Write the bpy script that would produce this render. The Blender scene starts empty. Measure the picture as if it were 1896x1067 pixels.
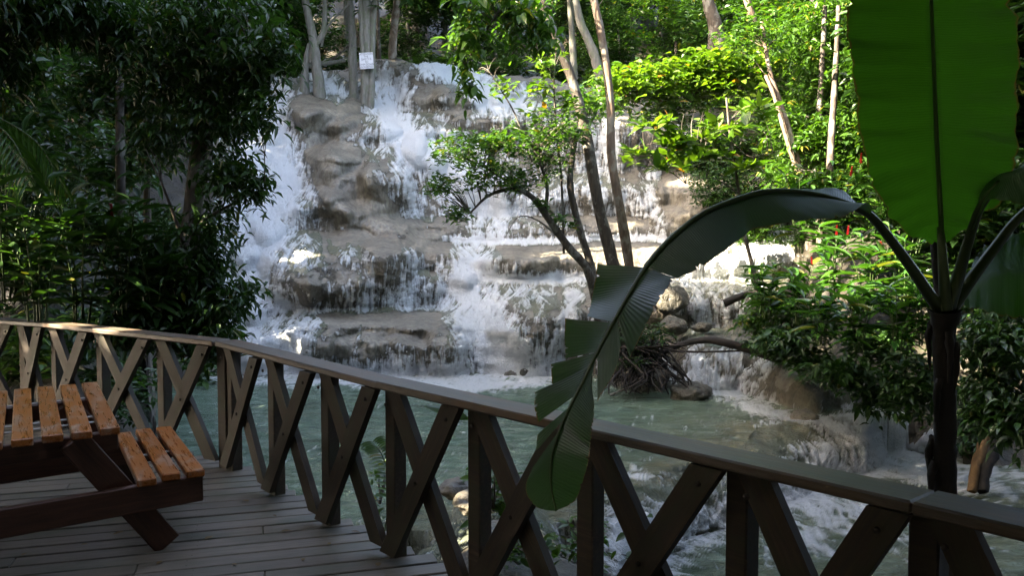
import bpy, math, random
import numpy as np
from mathutils import Vector, Matrix, Euler

# ------------------------------------------------------------------ camera, sky, sun, exposure
scene = bpy.context.scene
F = 1600.0
PITCH = math.atan(93.5 / F)
CAMZ = 1.75
cam_d = bpy.data.cameras.new("camera")
cam = bpy.data.objects.new("camera", cam_d)
scene.collection.objects.link(cam)
cam_d.sensor_width = 36.0
cam_d.lens = 36.0 * F / 1896.0
cam_d.clip_start = 0.05
cam_d.clip_end = 600
cam.location = (0, 0, CAMZ)
cam.rotation_euler = (math.pi / 2 - PITCH, 0, 0)
scene.camera = cam

SUN = Vector((-0.80, -0.30, 0.60)).normalized()          # towards the sun
SUN_EL = math.asin(SUN.z)
SUN_AZ = math.atan2(SUN.x, SUN.y)
world = bpy.data.worlds.new("World")
scene.world = world
world.use_nodes = True
wn = world.node_tree
bg = wn.nodes["Background"]
sky = wn.nodes.new("ShaderNodeTexSky")
sky.sky_type = 'NISHITA'
sky.sun_disc = False
sky.sun_elevation = SUN_EL
sky.sun_rotation = SUN_AZ
sky.air_density = .75
sky.dust_density = 4.0
sky.ozone_density = .3
wn.links.new(sky.outputs[0], bg.inputs[0])
bg.inputs[1].default_value = 0.15
sun_d = bpy.data.lights.new("sun", 'SUN')
sun_d.energy = 4.2
sun_d.angle = math.radians(0.5)
sun_d.color = (1.0, 0.93, 0.80)
sun = bpy.data.objects.new("sun", sun_d)
scene.collection.objects.link(sun)
sun.rotation_euler = SUN.to_track_quat('Z', 'Y').to_euler()
scene.view_settings.view_transform = 'Standard'
scene.view_settings.look = 'None'
scene.view_settings.exposure = 4.0
scene.view_settings.gamma = 1
scene.view_settings.use_white_balance = True        # camera balanced for the shade
scene.view_settings.white_balance_temperature = 7400
scene.view_settings.use_curve_mapping = False
scene.render.engine = 'CYCLES'
scene.cycles.max_bounces = 6
scene.cycles.diffuse_bounces = 3
scene.cycles.glossy_bounces = 2
scene.cycles.transmission_bounces = 4
scene.cycles.caustics_reflective = False
scene.cycles.caustics_refractive = False
scene.cycles.use_denoising = True

rng = np.random.default_rng(7)
random.seed(7)
COL = scene.collection

# ------------------------------------------------------------------ helpers
cP, sP = math.cos(PITCH), math.sin(PITCH)
def raydir(px, py):
    r = (px - 948.0) / F; u = (533.5 - py) / F
    return np.array([r, cP + u * sP, -sP + u * cP])
def at(px, py, Y):
    d = raydir(px, py); t = Y / d[1]
    return np.array([d[0] * t, Y, CAMZ + d[2] * t])
def atz(px, py, z):
    d = raydir(px, py); t = (z - CAMZ) / d[2]
    return np.array([d[0] * t, d[1] * t, z])
def smooth(a, b, x):
    t = np.clip((x - a) / (b - a), 0, 1)
    return t * t * (3 - 2 * t)
_T = rng.random((64, 64, 64)).astype(np.float32)
def vn(x, y, z):
    xi = np.floor(x).astype(np.int32); yi = np.floor(y).astype(np.int32); zi = np.floor(z).astype(np.int32)
    fx = (x - xi); fy = (y - yi); fz = (z - zi)
    fx = fx * fx * (3 - 2 * fx); fy = fy * fy * (3 - 2 * fy); fz = fz * fz * (3 - 2 * fz)
    x0 = xi & 63; x1 = (xi + 1) & 63; y0 = yi & 63; y1 = (yi + 1) & 63; z0 = zi & 63; z1 = (zi + 1) & 63
    a = _T[x0, y0, z0] * (1 - fx) + _T[x1, y0, z0] * fx
    b = _T[x0, y1, z0] * (1 - fx) + _T[x1, y1, z0] * fx
    c = _T[x0, y0, z1] * (1 - fx) + _T[x1, y0, z1] * fx
    d = _T[x0, y1, z1] * (1 - fx) + _T[x1, y1, z1] * fx
    return (a * (1 - fy) + b * fy) * (1 - fz) + (c * (1 - fy) + d * fy) * fz
def fbm(x, y, z, o=3):
    s = 0; a = 1; t = 0
    for k in range(o):
        s = s + a * vn(x + 17.3 * k, y + 5.1 * k, z + 9.7 * k); t += a; a *= .5; x = x * 2.03; y = y * 2.03; z = z * 2.03
    return s / t

def mesh_np(name, verts, quads=None, tris=None, smooth_shade=False):
    m = bpy.data.meshes.new(name)
    verts = np.asarray(verts, dtype=np.float32)
    m.vertices.add(len(verts)); m.vertices.foreach_set("co", verts.ravel())
    li = []; ls = []; lt = []; n = 0
    if quads is not None and len(quads):
        quads = np.asarray(quads, dtype=np.int32); li.append(quads.ravel())
        ls.append(np.arange(len(quads), dtype=np.int32) * 4); lt.append(np.full(len(quads), 4, np.int32)); n = len(quads) * 4
    if tris is not None and len(tris):
        tris = np.asarray(tris, dtype=np.int32); li.append(tris.ravel())
        ls.append(n + np.arange(len(tris), dtype=np.int32) * 3); lt.append(np.full(len(tris), 3, np.int32))
    li = np.concatenate(li); ls = np.concatenate(ls); lt = np.concatenate(lt)
    m.loops.add(len(li)); m.loops.foreach_set("vertex_index", li)
    m.polygons.add(len(ls)); m.polygons.foreach_set("loop_start", ls); m.polygons.foreach_set("loop_total", lt)
    m.polygons.foreach_set("use_smooth", np.full(len(ls), smooth_shade, dtype=bool))
    m.update(calc_edges=True)
    return m
def fattr(m, name, arr):
    a = m.attributes.new(name, 'FLOAT', 'POINT'); a.data.foreach_set("value", np.asarray(arr, dtype=np.float32))

def tag(o, label=None, cat=None, group=None, kind=None):
    if label: o['label'] = label
    if cat: o['category'] = cat
    if group: o['group'] = group
    if kind: o['kind'] = kind
    return o
def thing(name, label, cat, loc=(0, 0, 0), group=None, rotz=0):
    o = bpy.data.objects.new(name, None); COL.objects.link(o)
    o.empty_display_size = .2
    o.location = tuple(float(v) for v in loc); o.rotation_euler = (0, 0, rotz)
    return tag(o, label, cat, group)
def part(name, mesh, mat, parent=None, local=False):
    """mesh given in world coordinates unless local"""
    o = bpy.data.objects.new(name, mesh); COL.objects.link(o)
    if mat is not None and len(mesh.materials) == 0: mesh.materials.append(mat)
    if parent is not None:
        o.parent = parent
        if not local:
            L = Vector(parent.location); R = Matrix.Rotation(parent.rotation_euler.z, 4, 'Z')
            o.matrix_basis = (Matrix.Translation(L) @ R).inverted()
            if parent.parent is not None:
                o.matrix_basis = Matrix.Identity(4)
    return o
def put(name, mesh, mat, parent, M):
    """mesh in own coordinates, M its world matrix; the parent is an unrotated Empty"""
    o = bpy.data.objects.new(name, mesh); COL.objects.link(o)
    if mat is not None and len(mesh.materials) == 0: mesh.materials.append(mat)
    o.parent = parent
    L = Vector(parent.location) if parent is not None else Vector((0, 0, 0))
    o.matrix_basis = Matrix.Translation(-L) @ M
    return o

def box_mesh(name, sx, sy, sz, bev=0.006, jit=0.0):
    """bevelled box centred on origin"""
    x, y, z = sx / 2, sy / 2, sz / 2; b = min(bev, x * .5, y * .5, z * .5)
    vs = []
    for X in (-1, 1):
        for Y in (-1, 1):
            for Z in (-1, 1):
                vs += [(X * (x - b), Y * (y - b), Z * z), (X * (x - b), Y * y, Z * (z - b)), (X * x, Y * (y - b), Z * (z - b))]
    import bmesh
    bm = bmesh.new()
    for v in vs:
        bm.verts.new((v[0] + random.uniform(-jit, jit), v[1] + random.uniform(-jit, jit), v[2] + random.uniform(-jit, jit)))
    bmesh.ops.convex_hull(bm, input=bm.verts)
    m = bpy.data.meshes.new(name); bm.to_mesh(m); bm.free()
    return m
def frame_matrix(p0, p1, up=(0, 0, 1)):
    """x axis from p0 to p1, z near up, origin the midpoint"""
    p0 = Vector(p0); p1 = Vector(p1); X = (p1 - p0).normalized(); U = Vector(up)
    Y = U.cross(X).normalized(); Z = X.cross(Y)
    M = Matrix((X, Y, Z)).transposed().to_4x4(); M.translation = (p0 + p1) / 2
    return M, (p1 - p0).length

def tube_arrays(P, R, sides=8, wob=0.0, off=0):
    P = np.asarray(P, float); R = np.asarray(R, float); n = len(P)
    T = np.gradient(P, axis=0); T /= np.linalg.norm(T, axis=1)[:, None] + 1e-9
    ref = np.array([0.3, 1, .1]) if abs(T[:, 2]).mean() > .6 else np.array([0, 0, 1.0])
    A = np.cross(T, ref); A /= np.linalg.norm(A, axis=1)[:, None] + 1e-9
    B = np.cross(T, A)
    th = np.linspace(0, 2 * math.pi, sides, endpoint=False)
    V = P[:, None, :] + (R[:, None, None] * (np.cos(th)[None, :, None] * A[:, None, :] + np.sin(th)[None, :, None] * B[:, None, :]))
    if wob:
        V = V + (rng.random(V.shape) - .5) * 2 * wob * R[:, None, None]
    V = V.reshape(-1, 3)
    i = np.arange(n - 1)[:, None]; j = np.arange(sides)[None, :]; j2 = (j + 1) % sides
    Q = np.stack([i * sides + j + 0 * i, i * sides + j2, (i + 1) * sides + j2, (i + 1) * sides + j], -1).reshape(-1, 4) + off
    return V, Q
def spline(P, n):
    """Catmull-Rom resample of control rows"""
    P = np.asarray(P, float); k = len(P)
    if k < 3:
        t = np.linspace(0, 1, n)[:, None]; return P[0] * (1 - t) + P[-1] * t
    E = np.vstack([2 * P[0] - P[1], P, 2 * P[-1] - P[-2]])
    t = np.linspace(0, k - 1 - 1e-6, n); i = t.astype(int); f = (t - i)[:, None]
    a, b, c, d = E[i], E[i + 1], E[i + 2], E[i + 3]
    return .5 * ((2 * b) + (-a + c) * f + (2 * a - 5 * b + 4 * c - d) * f ** 2 + (-a + 3 * b - 3 * c + d) * f ** 3)
def tubes_mesh(name, lst, sides=8, wob=.06):
    Vs = []; Qs = []; o = 0
    for P, R in lst:
        V, Q = tube_arrays(P, R, sides, wob, o); Vs.append(V); Qs.append(Q); o += len(V)
    return mesh_np(name, np.vstack(Vs), np.vstack(Qs), smooth_shade=True)

# leaves ------------------------------------------------------------
def leaf_arrays(C, A, N, L, W, droop=0.25, fold=.18):
    """C base points, A axis (unit), N normal (unit), L lengths, W widths -> verts, quads (folded and drooping leaf of 4 quads)"""
    n = len(C)
    S = np.cross(A, N); S /= np.linalg.norm(S, axis=1)[:, None] + 1e-9
    L = L[:, None]; W = W[:, None]
    dz = np.zeros((n, 3)); dz[:, 2] = -1
    m = C + A * L * .5 + dz * L * droop * .18
    tip = C + A * L * .97 + dz * L * droop * .75
    up = N * W * fold
    l1 = C + A * L * .28 + S * W * .42 + up
    l2 = m + A * L * .10 + S * W * .46 + up * .9 
    r1 = C + A * L * .28 - S * W * .42 + up
    r2 = m + A * L * .10 - S * W * .46 + up * .9
    V = np.stack([C, l1, l2, tip, r2, r1, m], 1).reshape(-1, 3)
    b = (np.arange(n) * 7)[:, None]
    q = np.concatenate([b + np.array([0, 6, 2, 1]), b + np.array([0, 5, 4, 6])], 0)
    t = np.concatenate([b + np.array([6, 3, 2]), b + np.array([6, 4, 3])], 0)
    return V, q, t
def unit(v):
    return v / (np.linalg.norm(v, axis=-1, keepdims=True) + 1e-9)
def rosettes(tips, k, size, asp=.38, spread=.35, dirs=None, up=.25, droop=.25, jit=.35):
    """k leaves radiating round each tip"""
    tips = np.asarray(tips, float); n = len(tips)
    th = rng.random((n, k)) * 2 * math.pi
    if k <= 10: th = (np.arange(k)[None, :] + rng.random((n, 1)) + (rng.random((n, k)) - .5) * .6) * 2 * math.pi / k
    el = rng.normal(up, .35, (n, k))
    A = np.stack([np.cos(th) * np.cos(el), np.sin(th) * np.cos(el), np.sin(el)], -1)
    if dirs is not None: A = unit(A + dirs[:, None, :])
    A = A.reshape(-1, 3)
    N = unit(np.array([0, 0, 1.0]) + rng.normal(0, jit, (n * k, 3)))
    N = unit(N - A * (N * A).sum(1)[:, None])
    C = np.repeat(tips, k, 0) + rng.normal(0, spread * size, (n * k, 3))
    L = size * rng.uniform(.55, 1.25, n * k)
    return C, A, N, L, L * asp * rng.uniform(.8, 1.2, n * k)
def foliage(name, leaves, mat, parent, singles=0, droop=.25, leafname='leaf', big=None):
    """the bulk as one 'stuff' part; the `singles` largest as parts of their own"""
    C, A, N, L, W = leaves
    if singles:
        D = np.hypot(C[:, 0], C[:, 1]) + .1
        order = np.argsort(-(L / D)); s = order[:singles]; r = order[singles:]
        um = unit_leaf(droop, mat)
        for i in s:
            a, nn = A[i], N[i]; sd = np.cross(a, nn)
            M = Matrix(((a[0] * L[i], sd[0] * W[i], nn[0] * W[i], C[i][0]), (a[1] * L[i], sd[1] * W[i], nn[1] * W[i], C[i][1]), (a[2] * L[i], sd[2] * W[i], nn[2] * W[i], C[i][2]), (0, 0, 0, 1)))
            put(leafname, um, mat, parent, M)
        if len(r) == 0: return None
        C, A, N, L, W = C[r], A[r], N[r], L[r], W[r]
    V, q, t = leaf_arrays(C, A, N, L, W, droop)
    o = part(name, mesh_np(name, V, q, t), mat, parent)
    o['kind'] = 'stuff'
    return o
_ul = {}
def unit_leaf(droop, mat):
    k = (round(droop, 2), mat.name)
    if k not in _ul:
        # x along the leaf, y across, z normal; gentle droop and fold, 8 quads
        xs = [0, .15, .35, .6, .82, 1.0]; ws = [.02, .34, .5, .44, .24, .0]
        V = []; Q = []
        for x, w in zip(xs, ws):
            zz = -.55 * droop * x * x * 2
            V += [(x, w, .16 * w * 2 + zz), (x, 0, zz), (x, -w, .16 * w * 2 + zz)]
        for i in range(5):
            b = i * 3; Q += [(b, b + 3, b + 4, b + 1), (b + 1, b + 4, b + 5, b + 2)]
        m = mesh_np('leaf', V, Q, smooth_shade=True); m.materials.append(mat); _ul[k] = m
    return _ul[k]

# materials -----------------------------------------------------------
def new_mat(name):
    m = bpy.data.materials.new(name); m.use_nodes = True
    nt = m.node_tree; nt.nodes.clear()
    out = nt.nodes.new('ShaderNodeOutputMaterial')
    return m, nt, out
class NT:
    def __init__(s, nt): s.nt = nt
    def n(s, t, **kw):
        nd = s.nt.nodes.new(t)
        for k, v in kw.items():
            if k.startswith('i_'):
                key = k[2:]; key = int(key) if key.isdigit() else key
                nd.inputs[key].default_value = v
            else: setattr(nd, k, v)
        return nd
    def l(s, a, b): s.nt.links.new(a, b)
    def math(s, op, a, b=None, clamp=False):
        nd = s.nt.nodes.new('ShaderNodeMath'); nd.operation = op; nd.use_clamp = clamp
        for i, v in enumerate((a, b)):
            if v is None: continue
            if isinstance(v, (int, float)): nd.inputs[i].default_value = v
            else: s.l(v, nd.inputs[i])
        return nd.outputs[0]
    def mix(s, fac, a, b, mode='MIX'):
        nd = s.nt.nodes.new('ShaderNodeMix'); nd.data_type = 'RGBA'; nd.blend_type = mode
        for v, i in ((fac, 0), (a, 6), (b, 7)):
            if isinstance(v, (int, float)): nd.inputs[i].default_value = v
            elif isinstance(v, tuple): nd.inputs[i].default_value = (*v, 1) if len(v) == 3 else v
            else: s.l(v, nd.inputs[i])
        return nd.outputs[2]
    def ramp(s, fac, stops):
        nd = s.nt.nodes.new('ShaderNodeValToRGB'); cr = nd.color_ramp
        while len(cr.elements) > 1: cr.elements.remove(cr.elements[0])
        cr.elements[0].position = stops[0][0]; c = stops[0][1]; cr.elements[0].color = (*c, 1) if isinstance(c, tuple) else (c, c, c, 1)
        for p, c in stops[1:]:
            e = cr.elements.new(p); e.color = (*c, 1) if isinstance(c, tuple) else (c, c, c, 1)
        s.l(fac, nd.inputs[0]); return nd.outputs[0]
    def noise(s, vec, scale, detail=4, rough=.55, dist=0):
        nd = s.nt.nodes.new('ShaderNodeTexNoise'); nd.inputs['Scale'].default_value = scale
        nd.inputs['Detail'].default_value = detail; nd.inputs['Roughness'].default_value = rough; nd.inputs['Distortion'].default_value = dist
        if vec is not None: s.l(vec, nd.inputs['Vector'])
        return nd.outputs[0]
    def vec(s, scale=(1, 1, 1), kind='pos'):
        if kind == 'pos': g = s.nt.nodes.new('ShaderNodeNewGeometry').outputs['Position']
        else: g = s.nt.nodes.new('ShaderNodeTexCoord').outputs['Object']
        mp = s.nt.nodes.new('ShaderNodeMapping'); mp.inputs['Scale'].default_value = scale
        s.l(g, mp.inputs[0]); return mp.outputs[0]

def leaf_mat(name, dark, light, trans=.35, rough=.38, tcol=None, rare=None, spec=.4):
    m, nt, out = new_mat(name); k = NT(nt)
    g = k.n('ShaderNodeNewGeometry'); oi = k.n('ShaderNodeObjectInfo')
    r = k.math('FRACT', k.math('ADD', g.outputs['Random Per Island'], oi.outputs['Random']))
    col = k.mix(r, dark, light)
    nz = k.noise(k.vec((1, 1, 1)), 1.3, 2)
    col = k.mix(k.math('MULTIPLY', nz, .5), col, tuple(.55 * c for c in dark))
    if rare:
        gt = k.math('GREATER_THAN', r, 1 - rare[1]); col = k.mix(gt, col, rare[0])
    p = k.n('ShaderNodeBsdfPrincipled'); k.l(col, p.inputs['Base Color'])
    p.inputs['Roughness'].default_value = rough; p.inputs['Specular IOR Level'].default_value = spec
    t = k.n('ShaderNodeBsdfTranslucent')
    tc = k.mix(1.0, col, tcol or (1.3, 1.5, .5), 'MULTIPLY')
    k.l(tc, t.inputs[0])
    mx = k.n('ShaderNodeMixShader'); mx.inputs[0].default_value = trans
    k.l(p.outputs[0], mx.inputs[1]); k.l(t.outputs[0], mx.inputs[2]); k.l(mx.outputs[0], out.inputs[0])
    return m
def bark_mat(name, a, b, scale=(6, 6, 1.2), patch=None):
    m, nt, out = new_mat(name); k = NT(nt)
    v = k.vec(scale)
    n1 = k.noise(v, 2.2, 5, .65)
    col = k.ramp(n1, [(.3, a), (.7, b)])
    if patch:
        n2 = k.noise(k.vec((1, 1, .7)), 4.5, 4, .6)
        col = k.mix(k.ramp(n2, [(.5, 0.0), (.6, 1.0)]), col, patch)
    p = k.n('ShaderNodeBsdfPrincipled'); k.l(col, p.inputs['Base Color']); p.inputs['Roughness'].default_value = .8
    bp = k.n('ShaderNodeBump'); bp.inputs['Strength'].default_value = .6; bp.inputs['Distance'].default_value = .03
    k.l(n1, bp.inputs['Height']); k.l(bp.outputs[0], p.inputs['Normal']); k.l(p.outputs[0], out.inputs[0])
    return m

# ------------------------------------------------------------------ the falls: rock height field
BASE = [
 (-900, [(0,-.8),(8,-.8),(12,0),(20,2),(30,5),(45,10),(60,16),(95,30)]),
 (100,  [(0,-.8),(8.5,-.8),(10,-.7),(14,-.3),(20,1),(30,4.2),(40,8),(47,11.2),(60,15),(95,30)]),
 (330,  [(0,-.8),(8,-1),(11,-2.2),(19.5,-2.3),(20.5,-1.6),(24,.3),(30,3.2),(38,7.2),(43,9.8),(48,11.2),(60,14),(95,30)]),
 (450,  [(0,-1),(7.5,-1.2),(9.5,-2.3),(21,-2.4),(21.6,-1.3),(24,.0),(27.5,2.2),(32,4.8),(37,7.2),(41,9.0),(44,9.9),(50,10.8),(60,14),(95,30)]),
 (600,  [(0,-1),(6.5,-1.2),(8.5,-2.4),(21.3,-2.4),(21.8,-1.9),(24,-.7),(27,.7),(30,2.3),(33,4.3),(37,6.7),(41,8.9),(44.5,9.9),(50,10.8),(60,14),(95,30)]),
 (950,  [(0,-.8),(4,-.7),(6,-1.0),(9,-1.2),(12,-1.5),(12.8,-1.9),(14,-2.6),(21.4,-2.6),(22.5,-1.2),(25,-.1),(27,.2),(30.5,1.5),(33.5,3.2),(37,5.5),(40,7.6),(43,9.2),(47,10.2),(55,12),(65,16),(95,30)]),
 (1200, [(0,-1),(6,-1),(8.6,-2.0),(9.2,-3),(19.2,-3),(20,-1.6),(22,-.8),(24,.0),(27,.2),(30.5,1.6),(34,4),(37.5,6.4),(42,8.4),(50,10.4),(65,17),(95,30)]),
 (1450, [(0,-1),(6,-1),(8.6,-2.3),(9.2,-3.2),(16.4,-3),(18.5,-1.3),(20.5,-.9),(22,0),(24.5,.7),(27,1.3),(31,2.6),(36,6.5),(42,9.5),(50,12),(65,20),(95,34)]),
 (1620, [(0,-1),(6,-1),(8.6,-2.3),(9.2,-3.2),(16,-3),(17,-1.7),(19,0),(21,.9),(25,2.4),(30,5),(40,11),(50,15),(65,23),(95,38)]),
 (1850, [(0,-1),(6,-1),(8.6,-2.3),(9.2,-3.2),(14.5,-3),(15.6,-1.9),(18,0),(22,3),(30,8),(45,16),(65,26),(95,40)]),
 (2800, [(0,0),(10,1),(30,10),(95,45)]),
]
BPX = np.array([b[0] for b in BASE], float)
# mounds: L, R, top, base (pixels), Y of the front, depth, p, n, tilt
MOUNDS = [
 (552, 884, 602, 692, 21.4, 5.4, 8, 4.0, .04),
 (900, 1085, 548, 692, 22.0, 4.5, 2.6, 2.5, 0),
 (1040, 1200, 535, 692, 22.6, 3.5, 4, 3, 0),
 (868, 1235, 548, 604, 23.5, 4.4, 7, 4, .085),
 (428, 560, 552, 690, 22.0, 3.2, 2.4, 2.2, .1),
 (488, 772, 428, 575, 23.6, 5.5, 2.1, 2, 0),
 (505, 640, 485, 570, 23.0, 2.0, 2.2, 2, 0),
 (655, 800, 500, 570, 24.2, 2.2, 2.2, 2.2, 0),
 (758, 884, 462, 500, 25.8, 2.8, 7, 3.4, .10),
 (800, 870, 485, 540, 25.2, 1.5, 2, 2, 0),
 (885, 1500, 474, 520, 26.4, 4.6, 7, 4, .11),
 (890, 1010, 466, 514, 25.9, 2.4, 2.6, 2.2, .06),
 (1250, 1420, 466, 520, 25.6, 3.0, 2.6, 2.4, .08),
 (812, 1245, 414, 448, 30.2, 3.4, 7, 4, .09),
 (1225, 1420, 358, 440, 30.2, 4.5, 2.4, 2.2, .1),
 (1180, 1345, 305, 400, 31.8, 4.2, 2.4, 2.2, .1),
 (1330, 1470, 332, 392, 33.0, 4, 2.6, 2.4, .05),
 (948, 1080, 338, 406, 31.8, 3.2, 2.6, 2.2, .1),
 (1060, 1235, 322, 408, 31.4, 3.5, 3.0, 2.4, .12),
 (560, 690, 262, 340, 29.8, 4.4, 2.8, 2.2, .05),
 (575, 720, 322, 405, 28.4, 3.6, 2.4, 2.1, .05),
 (648, 762, 272, 392, 28.6, 3.6, 3.0, 2.2, .05),
 (556, 680, 350, 430, 27.2, 3.4, 2.1, 2, .1),
 (625, 760, 378, 455, 26.6, 3.4, 2.1, 2, .1),
 (700, 800, 408, 462, 26.8, 2.4, 2.1, 2, .1),
 (760, 830, 425, 455, 27.6, 1.8, 2.1, 2, .1),
 (640, 870, 220, 345, 31.6, 5.5, 2.4, 2.1, .08),
 (590, 740, 232, 300, 32.4, 4.0, 2.6, 2.1, .05),
 (518, 682, 180, 240, 34.2, 3.6, 2.6, 2.3, .03),
 (480, 560, 232, 282, 32.2, 2.6, 2.1, 2, .1),
 (775, 1095, 208, 266, 36.0, 4.0, 8, 3.6, .02),
 (1050, 1335, 207, 330, 34.6, 5.0, 5, 3.2, .05),
 (1130, 1470, 196, 310, 36.4, 5.0, 2.4, 2.4, .1),
 (798, 896, 153, 214, 38.3, 3.0, 2.6, 2.2, 0),
 (742, 830, 130, 212, 39.6, 3.4, 2.4, 2.2, 0),
 (690, 856, 102, 160, 43.0, 4.5, 2.4, 2.3, 0),
 (560, 700, 140, 182, 41.5, 4.0, 2.6, 2.4, .05),
 (480, 570, 150, 205, 39.0, 4.0, 2.4, 2.4, .05),
 (850, 985, 128, 205, 42.5, 5.0, 2.6, 2.2, .0),
 (925, 1080, 140, 205, 43.0, 5.0, 2.4, 2.2, .0),
 (978, 1050, 176, 212, 39.6, 2.4, 2.2, 2, 0),
 (1040, 1140, 160, 210, 42.0, 4, 2.2, 2, 0),
 # right-hand creek
 (1188, 1390, 532, 604, 22.4, 3.0, 4, 3, .02),
 (1225, 1275, 570, 618, 21.2, 1.2, 2.2, 2, 0),
 (1235, 1480, 645, 705, 18.6, 3.6, 6, 3.2, .06),
 (1375, 1625, 690, 792, 16.6, 3.0, 4.0, 2.6, .05),
 (1590, 1700, 705, 810, 16.9, 2.6, 3, 2.4, .05),
 (1605, 1800, 735, 836, 15.2, 4.5, 3, 2.6, .05),
 (1430, 1530, 708, 792, 16.2, 1.6, 2.2, 2.2, .05),
 (1120, 1262, 640, 726, 18.6, 2.6, 2.6, 2.2, .0),
 (40, 240, 480, 620, 15.0, 4.0, 2.4, 2.2, .1),
 (60, 250, 290, 420, 24.0, 5.0, 2.4, 2.2, .1),
]
MM = []
for (l, r, tp, bs, Y, dep, p, n, tl) in MOUNDS:
    if Y > 21 and l > 300: continue
    cx = (l + r) / 2; ry = dep / 2 * 1.1
    front = at(cx, bs, Y); top = at(cx, tp, Y + (ry * .25 if p > 3.5 else ry * .7))
    c = at(cx, tp, Y + ry)
    MM.append((c[0], Y + ry, (r - l) / 2 / F * (Y + .3 * ry), ry, top[2], front[2] - .5, p, n, tl, Y))
LIPX = np.array([-50, 1.03, 1.72, 2.73, 3.99, 5.47, 6.5, 8, 60]); LIPY = np.array([5, 9.57, 10.9, 12.76, 14.1, 15.3, 16, 17, 40])
ZUP, ZLOW = -1.6, -2.3
def lipd(x, y):
    wob = (vn(x * .9, y * .9, 0 * x + 3.3) - .5) * 1.3
    return (y - np.interp(x, LIPX, LIPY)) * .68 + wob
def H(x, y):
    sh = x.shape; x = x.ravel(); y = y.ravel()
    px = 948 + F * x / np.maximum(y, .5)
    k = np.clip(np.searchsorted(BPX, px) - 1, 0, len(BPX) - 2)
    prof = [np.interp(y, [q[0] for q in b[1]], [q[1] for q in b[1]]) for b in BASE]
    prof = np.stack(prof, 0)
    f = np.clip((px - BPX[k]) / (BPX[k + 1] - BPX[k]), 0, 1); f = f * f * (3 - 2 * f)
    i = np.arange(len(x))
    h = prof[k, i] * (1 - f) + prof[k + 1, i] * f
    z0 = np.zeros_like(x)
    w1 = (fbm(x * .55, y * .55, z0 + 1.7, 2) - .5) * 1.3; w2 = (fbm(x * .55, y * .55, z0 + 8.1, 2) - .5) * 1.3
    amp = smooth(19, 22, y) + .4
    h = h - 3.2 * smooth(21.3, 22.2, y) * smooth(48, 46.5, y) * smooth(396, 410, px) * smooth(1500, 1470, px)
    h = h + (fbm(x * .9, y * .9, z0, 3) - .5) * .75 * amp * smooth(15, 22, y)
    h = h + (fbm(x * .22, y * .22, z0 + 30, 3) - .5) * 5 * smooth(48, 62, y)
    # pool bed and the low dam between the two pools
    d = lipd(x, y)
    bed = -1.63 - .9 * smooth(0, 2.5, d) - .30 * smooth(.1, -.9, d) - 1.1 * smooth(-.5, -1.15, d)
    bed = bed + (fbm(x * 1.3, y * 1.3, z0 + 4, 2) - .5) * .12
    fd = np.minimum(np.minimum(smooth(.1, 1.0, x), smooth(1720, 1600, px)), smooth(8.6, 9.6, y)); bed = bed * fd + (-3.4) * (1 - fd)
    h = np.maximum(h, bed)
    xw = x + w1 * .55; yw = y + w2 * .55
    for (cx, cy, rx, ry, zt, zb, p, n, tl, Y) in MM:
        m = (np.abs(x - cx) < rx + 1) & (np.abs(y - cy) < ry + 1)
        idx = np.nonzero(m)[0]
        if not len(idx): continue
        u = np.abs((xw[idx] - cx) / rx); v = np.abs((yw[idx] - cy) / ry)
        rho = (u ** n + v ** n) ** (1 / n)
        g = np.maximum(0, 1 - np.minimum(rho, 1) ** p) ** .55
        z = zb + (zt - zb) * g + tl * (y[idx] - Y)
        z = np.where(rho < 1, z, -50)
        a = h[idx]; kk = .16
        hh = np.clip(.5 + .5 * (z - a) / kk, 0, 1)
        h[idx] = a * (1 - hh) + z * hh + kk * hh * (1 - hh)
    return h.reshape(sh)

# grid of azimuth columns, rows adapted to the profile seen
cols = np.concatenate([np.arange(-800, 380, 12), np.arange(380, 1200, 3), np.arange(1200, 1500, 1.5), np.arange(1500, 1780, 2.5), np.arange(1780, 2800, 14)]).astype(float)
NR = 520
ys = np.concatenate([np.arange(4, 20, .05), np.arange(20, 48, .035), np.arange(48, 96, .25)])
TT = (cols - 948) / F
XX = TT[:, None] * ys[None, :]; YY = np.broadcast_to(ys, XX.shape).copy()
ZZ = np.zeros_like(XX)
for c in range(0, len(cols), 128):
    ZZ[c:c + 128] = H(XX[c:c + 128], YY[c:c + 128])
# add small steps of the fine profile, weight by image-space length
V_img = (CAMZ - ZZ) / YY * F
dv = np.abs(np.diff(V_img, axis=1))
ds = np.hypot(np.diff(YY, axis=1), np.diff(ZZ, axis=1)) / YY[:, 1:] * F
w = dv * 1.0 + ds * .22 * (YY[:, 1:] < 24) + .02
ks = int(np.searchsorted(ys, 21.2)); wa = w[:, :ks]; wb = np.broadcast_to(1 / ys[None, ks + 1:], w[:, ks:].shape)
ca = np.cumsum(wa, 1); cb_ = np.cumsum(wb, 1); fa = .66
cw = np.concatenate([np.zeros((len(cols), 1)), ca / ca[:, -1:] * fa, fa + (1 - fa) * cb_ / cb_[:, -1:]], 1)
tt = np.linspace(0, 1, NR)
GX = np.zeros((len(cols), NR)); GY = GX.copy(); GZ = GX.copy()
for c in range(len(cols)):
    GY[c] = np.interp(tt, cw[c], YY[c]); GZ[c] = np.interp(tt, cw[c], ZZ[c]); GX[c] = TT[c] * GY[c]
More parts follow.
